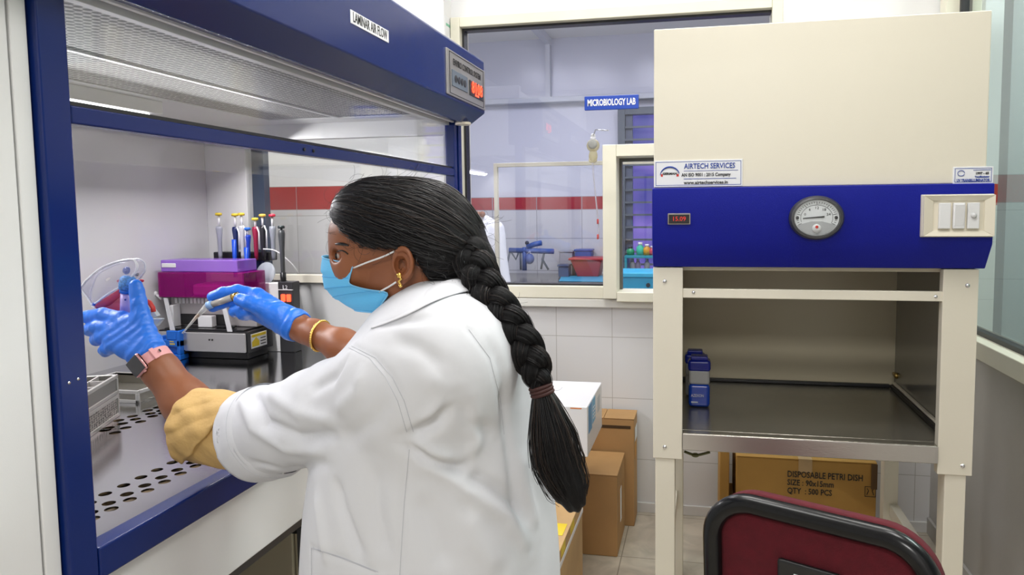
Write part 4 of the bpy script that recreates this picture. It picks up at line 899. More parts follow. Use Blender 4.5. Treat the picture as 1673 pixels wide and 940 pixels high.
# ================================================================ THINGS IN THE LABORATORY
m_ivory = mat('yellowed_plastic', (.62, .56, .38), .4, var=.2, varscale=40)
Yd = 3.42
RG = thing('drip_set', 'yellowed plastic regulator with clear tube hanging behind the window glass', 'drip set', PY(968, 230, Yd).to_tuple())
c = PY(969, 238, Yd); 
MB().ball(c, .032, (1.0, .5, 1.0)).ball(c+Vector((0, 0, -.05)), .022, (1, .5, 1.5)).build('drip_bag', milky('cloudy_ivory', (.75, .68, .42), .55), RG, smooth=True)
MB().lathe([(0, 0), (.022, 0), (.021, .008), (.010, .011), (0, .011)], c+Vector((0, -.016, .005)), (0, -1, 0)).build('dial', mat('grey_dial', (.42, .42, .38), .35), RG, smooth=True)
MB().cyl(c+Vector((0, 0, .02)), c+Vector((0, 0, .042)), .013).ball(c+Vector((0, 0, .047)), .012).build('hanger', m_whiteplastic, RG, smooth=True)
MB().tube([c+Vector((0, 0, .045)), c+Vector((.02, -.05, .07)), Vector((-.425, YW+.086, c.z+.05))], .003).build('hook_wire', m_chrome, RG, smooth=True)
MB().tube(spline([c+Vector((-.012, 0, -.05)), c+Vector((-.016, 0, -.075)), c+Vector((.012, 0, -.075)), c+Vector((.01, 0, -.05))], 14), .006).build('clamp_loop', m_ivory, RG, smooth=True)
MB().tube(spline([PY(968, 265, Yd), PY(970, 290, Yd), PY(974, 330, Yd), PY(977, 360, Yd), PY(979, 390, Yd)], 24), .0035).build('drip_tube', milky('clear_tube', (.72, .70, .76), .5), RG, smooth=True)
for yy in (362, 387): MB().cyl(PY(977, yy, Yd)+Vector((0, -.006, .012)), PY(977, yy, Yd)+Vector((0, -.006, -.012)), .005).build('red_clamp', m_inkred, RG, smooth=True)
# apparatus (blue stand with flask) on bench
Yb_ = 5.75
def BP(x, y, Y=Yb_): return PY(x, y, Y)
AP = thing('filtration_stand', 'blue metal laboratory stand with clamp and glass flask on the bench behind the glass', 'laboratory stand', (BP(862, 440).x, Yb_, .84))
m_lb = mat('laboratory_blue_metal', (.03, .09, .36), .35)
MB().tube([BP(832, 409), BP(905, 411)], .022).tube([BP(857, 404), BP(857, 442)], .020).tube([BP(861, 404), BP(874, 399), BP(885, 397)], .022).build('top_frame', m_lb, AP, smooth=True)
for q_ in ([(833, 409), (843, 424), (848, 410)], [(833, 412), (826, 441)], [(850, 412), (851, 441)], [(889, 412), (884, 440)], [(890, 410), (886, 424), (896, 441)]): MB().tube([BP(*k) for k in q_], .009).build('leg_rod', m_dkframe, AP, smooth=True)
fl = BP(865, 423); MB().lathe([(0, -.09), (.05, -.09), (.062, -.03), (.06, .03), (.035, .07), (.02, .10), (0, .10)], fl).build('flask', m_sash, AP, smooth=True)
MB().ball(fl, .042, (1, 1, 1.1)).build('blue_contents', m_lb, AP, smooth=True)
MB().ball(BP(861, 397), .018).build('knob', m_black, AP, smooth=True)
Yr = 5.73
bw = BP(920, 400, Yr); 
rt = thing('red_basin', 'red plastic basin on the bench behind the glass', 'basin', (BP(960, 440, Yr).x, Yr, .84))
x0_, x1_ = BP(936, 430, Yr).x, BP(986, 430, Yr).x; zt_ = BP(950, 424, Yr).z
MB().hexa([(x0_+.05, Yr-.08, .842), (x1_-.03, Yr-.08, .842), (x1_-.03, Yr+.08, .842), (x0_+.05, Yr+.08, .842), (x0_, Yr-.12, zt_), (x1_, Yr-.12, zt_), (x1_, Yr+.12, zt_), (x0_, Yr+.12, zt_)]).build('basin_body', mat('red_plastic', (.48, .012, .03), .35), rt, .01)
MB().box((x0_-.015, Yr-.13, zt_), (x1_+.015, Yr+.13, zt_+.018)).build('basin_rim', bpy.data.materials['red_plastic'], rt, .006)
def smallbox(nm, lab, cat, px0, py0, px1, Y, col, h0=.84, grp=None, dp=.12):
    a_ = PY(px0, py0, Y); b_ = PY(px1, py0, Y); T = thing(nm, lab, cat, ((a_.x+b_.x)/2, Y, h0), grp)
    mm = mat(nm+'_colour', col, .45); box('box_body', (a_.x, Y-dp/2, h0+.0015), (b_.x, Y+dp/2, a_.z-.015), mm, T, .008); box('lid', (a_.x-.006, Y-dp/2-.006, a_.z-.015), (b_.x+.006, Y+dp/2+.006, a_.z), mm, T, .004); return T
smallbox('reagent_box', 'grey box with dark red lid strip on the bench left of the red basin', 'box', 916, 409, 937, 5.86, (.36, .37, .42))
smallbox('blue_case', 'blue case lying on the grey box row behind the red basin', 'case', 941, 407, 968, 5.92, (.03, .10, .40))
smallbox('navy_tray', 'low dark navy tray on the bench just left of the red basin', 'tray', 914, 432, 931, 5.66, (.02, .05, .14))
a_ = PZ(912, 460, .842); 
cy_ = thing('cyan_mat', 'cyan plastic sheet lying flat on the bench edge behind the glass', 'sheet', (a_.x+.1, a_.y+.1, .84))
q_ = [PZ(913, 460, .842), PZ(985, 461, .842), PZ(985, 451, .842), PZ(918, 451, .842)]
MB().prism([(v.x, v.y, .842) for v in q_], (0, 0, .004)).build('sheet', m_cyan, cy_, .001)
ct = thing('storage_crate', 'large cyan crate behind the narrow pass-through opening', 'crate', (PY(1040, 450, 4.6).x, 4.7, 0))
x0_, x1_ = PY(1008, 450, 4.6).x, PY(1078, 450, 4.6).x; zt_ = PY(1040, 446, 4.6).z
MB().box((x0_, 4.6, 0), (x1_, 4.95, zt_-.03)).build('crate_body', m_cyan, ct, .01); MB().box((x0_-.01, 4.59, zt_-.03), (x1_+.01, 4.96, zt_)).build('crate_rim', mat('light_cyan_plastic', (.04, .45, .70), .4), ct, .006)
MB().cyl((PY(1059, 466, 4.6).x, 4.59, PY(1059, 466, 4.6).z), (PY(1059, 466, 4.6).x, 4.6, PY(1059, 466, 4.6).z), .014).build('drain_plug', m_black, ct)
# bottles before the louvred window
shx0, shx1 = PY(1022, 430, 5.6).x, PY(1078, 430, 5.6).x; shz = PY(1040, 417, 5.6).z
sh = thing('reagent_shelf', 'small teal shelf standing on the bench below the louvred window', 'shelf', ((shx0+shx1)/2, 5.6, .84))
MB().box((shx0, 5.52, shz-.02), (shx1, 5.72, shz)).box((shx0, 5.52, .842), (shx0+.02, 5.72, shz-.02)).box((shx1-.02, 5.52, .842), (shx1, 5.72, shz-.02)).build('shelf_board', mat('teal_plastic', (.02, .30, .38), .4), sh, .003)
for px_, yt, col, nm in ((1030, 403, (.02, .3, .12), 'green'), (1046, 396, (.05, .55, .35), 'mint'), (1057, 399, (.75, .35, .03), 'orange'), (1066, 402, (.6, .05, .08), 'red')):
    p_ = PY(px_, yt, 5.6); h_ = p_.z-shz
    o_ = thing('reagent_bottle', 'small %s reagent bottle on the teal shelf below the louvred window' % nm, 'bottle', (p_.x, 5.6, shz), 'coloured bottles on the teal shelf')
    mm = mat('bottle_'+nm, col, .3)
    MB().lathe([(0, .001), (.03, .001), (.031, h_*.6), (.014, h_*.78), (.014, h_*.8), (0, h_*.8)], (p_.x, 5.6, shz)).build('bottle_body', mm, o_, smooth=True); MB().cyl((p_.x, 5.6, shz+h_*.8), (p_.x, 5.6, shz+h_), .017).build('cap', m_whiteplastic if nm != 'green' else m_black, o_, smooth=True)
for px_, nm in ((1032, 'white'), (1041, 'pale violet'), (1056, 'clear')):
    p_ = PY(px_, 424, 5.55)
    o_ = thing('reagent_vial', 'small %s vial on the bench under the teal shelf' % nm, 'vial', (p_.x, 5.55, .84), 'vials under the teal shelf')
    MB().lathe([(0, .001), (.022, .001), (.022, (p_.z-.84)*.75), (.01, (p_.z-.84)*.9), (0, (p_.z-.84)*.9)], (p_.x, 5.62, .84)).build('vial_body', mat('vial_'+nm.replace(' ', '_'), (.6, .5, .75) if 'v' in nm else (.8, .8, .85), .3), o_, smooth=True)
    MB().cyl((p_.x, 5.62, .84+(p_.z-.84)*.9), (p_.x, 5.62, p_.z), .012).build('cap', m_whiteplastic, o_, smooth=True)
# hanging lab coat at the left edge of the window
Yc = 4.9; hc_ = PY(790, 352, Yc)
CT = thing('hanging_lab_coat', 'white laboratory coat hanging on a stand, seen at the left edge of the window', 'coat', (hc_.x, Yc, 0))
zt_ = hc_.z; xs = hc_.x
def fcoat(p):
    q = p-np.array([xs-.04, Yc, 0]); z = p[:, 2]
    a_ = np.interp(z, [.3, zt_-.4, zt_-.14, zt_-.04, zt_+.02], [.20, .19, .19, .13, .04]); b_ = a_*.55
    d = (np.sqrt((q[:, 0]/a_)**2+(q[:, 1]/b_)**2)-1)*b_; d = np.maximum(d, z-zt_); d = np.maximum(d, .45-z)
    d = smin(d, cone(p, (xs+.10, Yc-.02, zt_-.10), (xs+.155, Yc-.04, zt_-.55), .06, .055), .03)
    return d+.008*np.sin(q[:, 0]*55+3*z)*np.clip(zt_-z, 0, .3)*3
V, F_ = surfnet(fcoat, (xs-.35, Yc-.25, .35), (xs+.35, Yc+.25, zt_+.1), .012)
m_coat = mat('white_coat_cotton', (.82, .83, .86), .8, bump=(90, .12), sheen=.1)
smesh('coat_cloth', V, F_, m_coat, CT)
MB().cyl((xs-.04, Yc, 0.03), (xs-.04, Yc, zt_+.03), .012).ball((xs+.01, Yc-.06, zt_+.008), .022).build('stand_pole', mat('brown_wood_knob', (.25, .10, .05), .5), CT, smooth=True)
MB().lathe([(0, 0), (.17, 0), (.17, .02), (.03, .035), (0, .035)], (xs-.04, Yc, 0)).build('stand_foot', m_black, CT, smooth=True)

# ================================================================ THE WOMAN AT THE CABINET
def n_(x, y, Y): return np.array(PY(x, y, Y))
PE = thing('person', 'woman in white lab coat, blue mask and gloves with a long black braid', 'person', (-.48, 1.15, 0))
m_skin = mat('brown_skin', (.27, .092, .036), .45, bump=(240, .10), var=.10, varscale=14, sss=.06)
m_glove = mat('blue_nitrile_glove', (.022, .19, .80), .38, bump=(26, .9, (1, 1, 1), .006), sss=.03)
m_beige = mat('mustard_beige_cotton', (.64, .41, .15), .85, bump=(45, .8, (1, 1, 1), .004), var=.08, varscale=10)
m_coatw = mat('white_coat_fabric', (.70, .705, .74), .8, bump=(9, .35, (1, 1, 1), .008), sheen=.08)
m, t, bs = nt('black_hair'); N = t.nodes; L = t.links
at_ = N.new('ShaderNodeAttribute'); at_.attribute_name = 'flow'; mp = N.new('ShaderNodeMapping'); mp.inputs['Scale'].default_value = (34, 2.2, 1); L.new(at_.outputs['Vector'], mp.inputs[0])
nz = N.new('ShaderNodeTexNoise'); nz.inputs['Scale'].default_value = 1.6; nz.inputs['Detail'].default_value = 7; nz.inputs['Roughness'].default_value = .7; L.new(mp.outputs[0], nz.inputs[0])
bp = N.new('ShaderNodeBump'); bp.inputs['Strength'].default_value = 1; bp.inputs['Distance'].default_value = .0016; L.new(nz.outputs[0], bp.inputs['Height']); sx_ = N.new('ShaderNodeSeparateXYZ'); L.new(at_.outputs['Vector'], sx_.inputs[0]); L.new(sx_.outputs[2], bp.inputs['Strength']); L.new(bp.outputs[0], bs.inputs['Normal'])
cr = N.new('ShaderNodeValToRGB'); cr.color_ramp.elements[0].color = (.003, .003, .004, 1); cr.color_ramp.elements[1].color = (.014, .012, .012, 1); cr.color_ramp.elements[0].position = .38; cr.color_ramp.elements[1].position = .75
L.new(nz.outputs[0], cr.inputs[0]); L.new(cr.outputs[0], bs.inputs['Base Color']); bs.inputs['Roughness'].default_value = .40; bs.inputs['Specular IOR Level'].default_value = .22
m_hair = m
m_strand = mat('hair_strand', (.006, .005, .006), .35, spec=.5); m_strand2 = mat('brown_hair_strand', (.026, .015, .011), .35, spec=.5)

# ---- hands (used for the skin and, a little larger, for the gloves)
def HL(p):
    W = n_(240, 578, 1.222); d = chain(p, [n_(252, 592, 1.22), W], [.028, .027], .01)
    M = [n_(200, 522, 1.236), n_(185, 535, 1.228), n_(180, 549, 1.220), n_(187, 564, 1.214)]
    for q, r_ in zip(M, (.0155, .015, .0145, .014)): d = smin(d, cone(p, W, q, .024, r_), .014)
    d = smin(d, chain(p, [n_(243, 560, 1.225), n_(231, 522, 1.232)], [.022, .017], .01), .018)
    d = smin(d, cone(p, n_(222, 545, 1.23), n_(218, 528, 1.235), .018, .014), .02)
    fs = [([M[0], n_(168, 514, 1.236), n_(144, 518, 1.252), n_(150, 524, 1.278), n_(170, 522, 1.29)], [.014, .0125, .0118, .0108, .010]),
          ([M[1], n_(158, 535, 1.226), n_(147, 539, 1.244), n_(152, 541, 1.272), n_(168, 538, 1.285)], [.014, .0125, .0115, .0105, .0095]),
          ([M[2], n_(166, 551, 1.222), n_(158, 555, 1.240), n_(163, 556, 1.268)], [.0135, .012, .011, .010]),
          ([M[3], n_(176, 570, 1.216), n_(172, 573, 1.235), n_(179, 570, 1.255)], [.013, .0115, .0105, .0095]),
          ([n_(231, 522, 1.232), n_(227, 496, 1.238), n_(224, 478, 1.242), n_(222, 467, 1.243)], [.0165, .0138, .0125, .0112])]
    for q, r_ in fs: d = smin(d, chain(p, q, r_, .004), .0055)
    return d
def HR(p):
    W = n_(477, 529, 1.48); d = chain(p, [n_(500, 543, 1.475), n_(487, 534, 1.478), W], [.029, .030, .030], .01)
    M = [n_(420, 484, 1.502), n_(415, 492, 1.50), n_(414, 502, 1.494), n_(418, 511, 1.487)]
    for q, r_ in zip(M, (.0185, .018, .0175, .0165)): d = smin(d, cone(p, W, q, .028, r_), .014)
    d = smin(d, cone(p, n_(452, 514, 1.468), n_(424, 502, 1.456), .024, .0175), .016)
    fs = [([M[0], n_(388, 476, 1.494), n_(364, 479, 1.482), n_(347, 485, 1.474)], [.0165, .0142, .0125, .0105]),
          ([M[1], n_(384, 491, 1.492), n_(360, 496, 1.482), n_(348, 502, 1.476)], [.0155, .0135, .012, .0105]),
          ([M[2], n_(392, 505, 1.49), n_(384, 509, 1.478), n_(396, 504, 1.468)], [.0145, .013, .0118, .0105]),
          ([M[3], n_(402, 514, 1.484), n_(397, 514, 1.474), n_(408, 508, 1.466)], [.014, .0125, .0115, .0105]),
          ([n_(424, 502, 1.456), n_(406, 495, 1.450), n_(393, 490, 1.452)], [.0175, .0152, .0135])]
    for q, r_ in fs: d = smin(d, chain(p, q, r_, .004), .0055)
    return d
LE, LWr = n_(368, 706, 1.20), n_(250, 590, 1.22)
RE, RWr = n_(622, 598, 1.40), n_(490, 536, 1.476)
HC = n_(655, 395, 1.15)
EAR = n_(661, 433, 1.071)
def fbody(p):
    d = ell(p, n_(660, 388, 1.15), (.110, .074, .092))
    d = smin(d, ell(p, n_(592, 384, 1.15), (.056, .060, .058)), .03)
    d = smin(d, ell(p, n_(592, 428, 1.15), (.054, .058, .058)), .02)
    d = smin(d, cone(p, n_(549, 410, 1.15), n_(543, 440, 1.15), .007, .010), .012)
    for s in (-1, 1):
        d = smin(d, cone(p, n_(655, 462, 1.15+s*.046), n_(598, 476, 1.15+s*.018), .026, .021), .025)
        d = smin(d, ell(p, n_(580, 446, 1.15+s*.034), (.026, .020, .022)), .02)
        d = smax(d, -ell(p, n_(555, 417, 1.15+s*.044), (.015, .014, .011)), .010)
        e = n_(562, 417, 1.15+s*.0375); d = smin(d, ell(p, e, (.0132, .0135, .0128)), .002)
        d = smax(d, -ell(p, e+np.array([-.010, s*.009, -.001]), (.0085, .0085, .0035)), .002)
        d = smin(d, cone(p, n_(549, 402, 1.15+s*.018), n_(563, 404, 1.15+s*.048), .007, .006), .008)
    d = smin(d, ell(p, n_(584, 478, 1.15), (.024, .024, .018)), .02)
    for s in (-1, 1):                                       # ears
        c = EAR.copy(); c[1] = 1.15+s*.081
        e = ell(p, c, (.0185, .0055, .0285)); e = smin(e, torus((p-c)*np.array([1.18, 1, .82])+c, c+np.array([.001, s*.006, .003]), (0.10, 1, 0), .0190, .0040), .003)
        e = smax(e, -ell(p, c+np.array([-.004, s*.006, .000]), (.0105, .0115, .0150)), .0015)
        e = smin(e, ell(p, c+np.array([-.007, 0, -.024]), (.009, .0055, .010)), .006)
        d = smin(d, e, .005)
    d = smin(d, cone(p, n_(688, 440, 1.15), n_(722, 535, 1.155), .052, .060), .03)
    d = smin(d, cone(p, n_(650, 470, 1.15), n_(690, 520, 1.15), .035, .045), .03)
    d = smin(d, chain(p, [n_(722, 560, 1.15), n_(715, 700, 1.15), n_(705, 860, 1.15)], [.08, .12, .14], .03), .04)
    d = smin(d, chain(p, [n_(740, 570, 1.15), n_(725, 605, 1.02), LE], [.06, .055, .040], .02), .03)
    d = smin(d, chain(p, [LE, n_(304, 657, 1.216), n_(262, 604, 1.22), LWr], [.040, .042, .0325, .030], .02), .02)
    d = smin(d, chain(p, [n_(740, 570, 1.15), n_(730, 590, 1.30), RE], [.06, .055, .042], .02), .03)
    d = smin(d, chain(p, [RE, n_(560, 566, 1.44), n_(515, 545, 1.468), RWr], [.041, .037, .029, .0275], .02), .02)
    d = smin(d, HL(p), .006); d = smin(d, HR(p), .006)
    return d
BVt, BF = surfnet(fbody, (-1.42, .95, .82), (-.22, 1.56, 1.47), .0023)
nb_ = 0
smesh('body', BVt, BF, m_skin, PE); bodybv = bvh(BVt, BF)

# ---- gloves
def wrinkle(p, dirv, f): 
    return .0007*np.sin(p@np.array(dirv)*f+2.5*wob(p, 60, 1))
def fgl(p):
    ax = LWr-n_(240, 578, 1.222); ax /= np.linalg.norm(ax); d = HL(p)-.0016; w_ = (p-n_(200, 545, 1.23))@ax
    d = d-.0008*np.sin(((p-LWr)@ax)*330+3*wob(p, 45, 2))*np.clip(1.2+w_*25, .15, 1)
    return smax(d, (p-n_(243, 580, 1.221))@ax-.012+.003*wob(p, 90, 3), .002)
V, F_ = surfnet(fgl, (-1.42, 1.15, 1.02), (-1.02, 1.34, 1.32), .0017); smesh('glove', V, F_, m_glove, PE); gl_bv = bvh(V, F_)
def fgr(p):
    ax = RWr-n_(477, 529, 1.48); ax /= np.linalg.norm(ax); u = (p-n_(477, 529, 1.48))@ax; d = HR(p)-.0018-np.clip(u-.002, 0, .05)*.12
    d = d-.0011*np.sin(u*240+3*wob(p, 40, 5))*np.clip(1.1+u*14, .1, 1)
    return smax(d, u-.024+.003*wob(p, 70, 3), .002)
V, F_ = surfnet(fgr, (-1.20, 1.40, 1.04), (-.80, 1.58, 1.26), .0018); smesh('glove', V, F_, m_glove, PE)

# ---- coat
ZS = [.40, .706, .751, .871, .968, 1.063, 1.136, 1.209, 1.240, 1.262]
XRt = [-.235, -.238, -.240, -.248, -.254, -.270, -.291, -.328, -.362, -.40]
XLt = [-.72, -.705, -.702, -.690, -.672, -.665, -.620, -.560, -.520, -.49]
BB = [.24, .215, .212, .208, .205, .200, .185, .140, .105, .075]
def torso(p, grow=0):
    z = p[:, 2]; xr_ = np.interp(z, ZS, XRt); xl_ = np.interp(z, ZS, XLt); b_ = np.interp(z, ZS, BB)+grow; c_ = (xr_+xl_)/2; a_ = (xr_-xl_)/2/1.03+grow
    e = (np.abs((p[:, 0]-c_)/a_)**2.15+np.abs((p[:, 1]-1.15)/b_)**2.15)**(1/2.15)
    d = (e-1)*np.minimum(a_, b_)
    return smax(d, z-1.262-grow, .02)
SH = [n_(722, 594, 1.025), n_(660, 632, 1.02), n_(545, 676, 1.10), n_(420, 709, 1.175), n_(360, 726, 1.205)]
SR_ = [.088, .091, .084, .080, .078]
cutc = n_(425, 709, 1.178); cutd = n_(372, 724, 1.2)-n_(545, 676, 1.10); cutd /= np.linalg.norm(cutd)
cutd = cutd+np.array([0, 0, -.10]); cutd /= np.linalg.norm(cutd)
SRR = [n_(740, 585, 1.27), n_(690, 612, 1.34), n_(650, 606, 1.385)]; SRr = [.085, .068, .058]
def fcoatw(p):
    d = torso(p); a = chain(p, SH, SR_, .03)
    u = (p-cutc)@cutd
    a = a-.0035*np.sin(u*62+2.2*wob(p, 14, 4))*np.clip(-u*5, 0, 1)*np.clip(1+u*1.8, 0, 1)
    a = smax(a, u, .002); a = np.maximum(a, -np.maximum(chain(p, SH, [r_-.007 for r_ in SR_], .03), -(u+.035)))
    d = smin(d, a, .013+.075*np.clip((p[:, 0]+.52)/.12, 0, 1))
    d = smin(d, cone(p, n_(700, 545, 1.15), n_(725, 588, 1.03), .06, .085), .06)
    d = smin(d, cone(p, n_(720, 545, 1.15), n_(740, 580, 1.28), .06, .085), .05)
    d = smin(d, chain(p, SRR, SRr, .02), .03)
    d = d-.0030*wob(p, 9, 3)
    return smax(d, .46-p[:, 2], .004)
V, F_ = surfnet(fcoatw, (-1.0, .85, .44), (-.18, 1.52, 1.30), .005, marg=.014)
V = lap(V, F_, 2); cbv = bvh(V, F_); Nn = vnorm(V, F_)
def c8(pts): return [(340+x/2.0435, 480+y/2.0435) for x, y in pts]
def surfline(bv, pts, lift=0, n=None):
    out = []
    for (a, b), (c, e) in zip(pts, pts[1:]):
        k = max(2, int(math.hypot(c-a, e-b)/6))
        for i in range(k):
            h_ = hit(bv, a+(c-a)*i/k, b+(e-b)*i/k, lift)
            if h_ is not None: out.append(h_)
    h_ = hit(bv, *pts[-1], lift)
    if h_ is not None: out.append(h_)
    return out
folds = [([(640, 492), (700, 470), (760, 430), (815, 360)], -.012, .018), ([(690, 440), (750, 400), (800, 345)], .008, .014), ([(640, 495), (740, 555), (840, 590), (890, 540)], -.011, .014), ([(680, 500), (780, 540), (850, 560)], .007, .014),
         ([(840, 590), (960, 660), (1060, 740)], -.009, .018), ([(700, 530), (850, 640), (1000, 740), (1080, 860)], .007, .022), ([(830, 350), (880, 430), (960, 480)], -.007, .018), ([(985, 300), (1000, 480), (1020, 640), (1060, 800)], -.007, .016),
         ([(1040, 500), (1060, 640), (1100, 800)], .006, .018), ([(870, 360), (900, 480), (870, 580)], .007, .020), ([(420, 600), (445, 720), (520, 920)], -.010, .016), ([(360, 640), (380, 780), (400, 920)], .007, .016), ([(560, 560), (560, 720), (600, 900)], -.006, .022),
         ([(700, 660), (760, 800), (800, 940)], -.006, .03), ([(860, 700), (900, 820), (980, 940)], .006, .03),
         ([(150, 330), (190, 430), (300, 480), (440, 470)], -.010, .016), ([(110, 345), (150, 450), (260, 520), (400, 530)], .006, .016), ([(200, 330), (300, 400), (430, 430)], .005, .018), ([(470, 190), (420, 280), (330, 330)], -.006, .018), ([(520, 220), (500, 330), (420, 400)], .005, .02), ([(120, 560), (260, 590), (420, 560)], -.005, .016),
         ([(600, 330), (560, 420), (440, 500)], -.005, .02), ([(560, 110), (650, 90), (760, 80)], -.005, .014), ([(600, 150), (700, 180), (800, 260)], -.005, .02), ([(930, 130), (980, 250), (1010, 420)], -.005, .018), ([(700, 250), (760, 300), (800, 330)], .004, .02)]
D_ = np.zeros(len(V))
for pl, amp, wd in folds:
    q = surfline(cbv, c8(pl))
    if len(q) < 2: continue
    dd = segd(V, [np.array(k) for k in q]); L0 = np.linalg.norm(V-np.array(q[0]), axis=1); L1 = np.linalg.norm(V-np.array(q[-1]), axis=1)
    fade = np.clip(np.minimum(L0, L1)/.03, .15, 1); D_ += 1.15*amp*np.exp(-(dd/(wd*.62))**2)*fade
seams = [[(480, 175), (560, 215), (615, 280), (655, 360), (685, 462)], [(672, 520), (655, 700), (640, 940)], [(870, 120), (940, 215), (975, 350), (988, 470)], [(345, 850), (450, 885), (560, 930)], [(345, 850), (345, 945)]]
for sm in seams:
    q = surfline(cbv, c8(sm)); dd = segd(V, [np.array(k) for k in q]); D_ += -.0022*np.exp(-(dd/.0045)**2)
V = V+Nn*D_[:, None]; V = lap(V, F_, 1)
COAT = smesh('lab_coat', V, F_, m_coatw, PE); cbv = bvh(V, F_)
m_stitch = mat('coat_stitching', (.55, .56, .60), .8)
for sm, off in ((seams[0], 0), (seams[0], -22), (seams[1], 0), (seams[2], 0), (seams[3], 0), (seams[3], 8), (seams[4], 0)):
    q = surfline(cbv, c8([(x+off, y) for x, y in sm]), .0003)
    if len(q) > 2: MB().tube(q, .0005, 5).build('seam', m_stitch, COAT)
# collar
Tn = [(630, 523, 1.125), (645, 512, 1.09), (672, 492, 1.07), (705, 468, 1.068), (738, 457, 1.085), (768, 456, 1.125)]
Bn = [(604, 538, 1.11), (628, 530, 1.065), (668, 514, 1.035), (712, 492, 1.025), (757, 478, 1.045), (790, 474, 1.11)]
def ringpts(L_):
    a = [PY(*k) for k in L_]; b = [Vector((p.x, 2.30-p.y, p.z)) for p in a[::-1]]; return spline(a+b, 44)
def onc(L_):
    out = []
    for x, y, Y in L_:
        h_ = hit(cbv, x, y+3, .004); out.append((x, y, h_.y if h_ is not None and abs(h_.y-Y) < .12 else Y))
    return out
tr_, br_ = ringpts(Tn), ringpts(onc(Bn))
for i in range(23, 43):
    h_ = cbv.find_nearest(br_[i]); up_ = h_[1] if h_[1].dot(Vector((0, 0, 1))) > -.2 else -h_[1]; br_[i] = h_[0]+up_*.004
rows = [[a.lerp(b, k/5)+Vector((0, -1 if i < 22 else 1, .6))*.006*math.sin(k/5*math.pi) for i, (a, b) in enumerate(zip(tr_, br_))] for k in range(6)]
MB().grid(rows).build('collar', m_coatw, COAT, smooth=True, solid=.0035, sub=1)
st = [[a+Vector((.004, 0, -.004)) for a in tr_], [a.lerp(b, .4)+Vector((.0, .012 if i < 22 else -.012, -.03)) for i, (a, b) in enumerate(zip(tr_, br_))]]
MB().grid(st).build('collar_stand', m_coatw, COAT, smooth=True, solid=.003)
# crisp sleeve hem
hc0 = Vector(n_(398, 715, 1.19)); ha = Vector(cutd).normalized(); h1 = ha.cross(Vector((0, 0, 1))).normalized(); h2 = h1.cross(ha)
cores = []
for da in (.052, .040, .020, .004, 0):
    row = []
    for j in range(65):
        t_ = 2*math.pi*j/64; rd = h1*math.cos(t_)+h2*math.sin(t_); base_ = Vector(cutc)+(ha*(-da)); h_ = cbv.ray_cast(base_+rd*.3-ha*.012*(da < .012), -rd)
        rr__ = ((h_[0]-base_)-ha*(h_[0]-base_).dot(ha)).length if h_[0] is not None else .08
        row.append((base_, rd, min(max(rr__, .072), .092)))
    cores.append(row)
rows = []
for k, row in enumerate(cores):
    rs_ = [c[2] for c in row]; rs_ = [(rs_[(j-2) % 64]+rs_[(j-1) % 64]+rs_[j]+rs_[(j+1) % 64]+rs_[(j+2) % 64])/5 for j in range(65)]
    rows.append([b_+rd*(r__+(-.001 if k == 0 else .0036)) for (b_, rd, _), r__ in zip(row, rs_)])
rows.append([p+ha*.006 for p in rows[-1]]); cc_ = Vector(cutc)+ha*.006; rows.append([p+(cc_-p).normalized()*.003 for p in rows[-1]]); rows.append([p-ha*.05 for p in rows[-1]])
MB().grid(rows).build('sleeve_hem', m_coatw, COAT, smooth=True)
MB().tube([a*.85+b*.15 for a, b in zip(rows[1], rows[2])][:-1], .0006, 5, closed=True).build('seam', m_stitch, COAT, smooth=True)
# ---- beige rolled sleeves
flA, flB = Vector(n_(398, 646, 1.19)), Vector(n_(318, 742, 1.19)); flv = (flA-flB).normalized(); fln = flv.cross(((flA+flB)/2-O).normalized()); fln = np.array(fln.normalized())
if fln@(n_(280, 690, 1.2)-n_(350, 690, 1.2)) < 0: fln = -fln
flm = n_(352, 694, 1.19)
def fbl(p):
    A_, B_ = n_(430, 713, 1.18), n_(338, 701, 1.205); ax = B_-A_; ax = ax/np.linalg.norm(ax); u = (p-B_)@ax
    low = np.clip((n_(300, 720, 1.2)[2]-p[:, 2])*18+.5, 0, 1)*np.clip((n_(330, 700, 1.2)[0]-p[:, 0])*25+.3, 0, 1)
    fold = np.sin(p@np.array([70., 60, 95])+3*wob(p, 22, 3))
    tw = .0022*wob(p, 34, 2)+.0016*fold+.0010*wob(p, 95, 4)+low*(.006*np.sin(p@np.array([210., 60, 90])+2.5*wob(p, 40, 5))+.003*wob(p, 120, 1))
    inner = cone(p, A_, B_, .0705, .068)-.0012*fold
    v = (p-flm)@fln
    outer = cone(p, A_, B_+ax*.03, .079, .0745)-tw-.0028*np.abs(np.sin(p@np.array([55., 30, -75])+2*wob(p, 25, 8)))-.006*np.clip(v*12, 0, 1)
    outer = smin(outer, ell(p, n_(302, 750, 1.205), (.030, .020, .015))-tw, .014)
    outer = smax(outer, -v-.0015*np.sin(p[:, 2]*150), .0035)
    d = np.minimum(inner, outer); d = smax(d, u-.018+.003*wob(p, 40, 1), .004)
    return smax(d, -cone(p, B_-ax*.05, B_+ax*.06, .048, .062), .005)
V, F_ = surfnet(fbl, (-1.12, 1.06, .84), (-.80, 1.32, 1.09), .0024, marg=.016)
smesh('sleeve_cuff', V, F_, m_beige, PE)
def fbr(p):
    A_, B_ = n_(650, 600, 1.385), n_(602, 572, 1.405); ax = B_-A_; ax = ax/np.linalg.norm(ax)
    d = cone(p, A_, B_+ax*.03, .052, .048)-.002*wob(p, 40, 2); return smax(d, (p-B_)@ax, .003)
V, F_ = surfnet(fbr, (-.85, 1.30, .95), (-.55, 1.5, 1.22), .004); smesh('sleeve_cuff', V, F_, m_beige, PE)
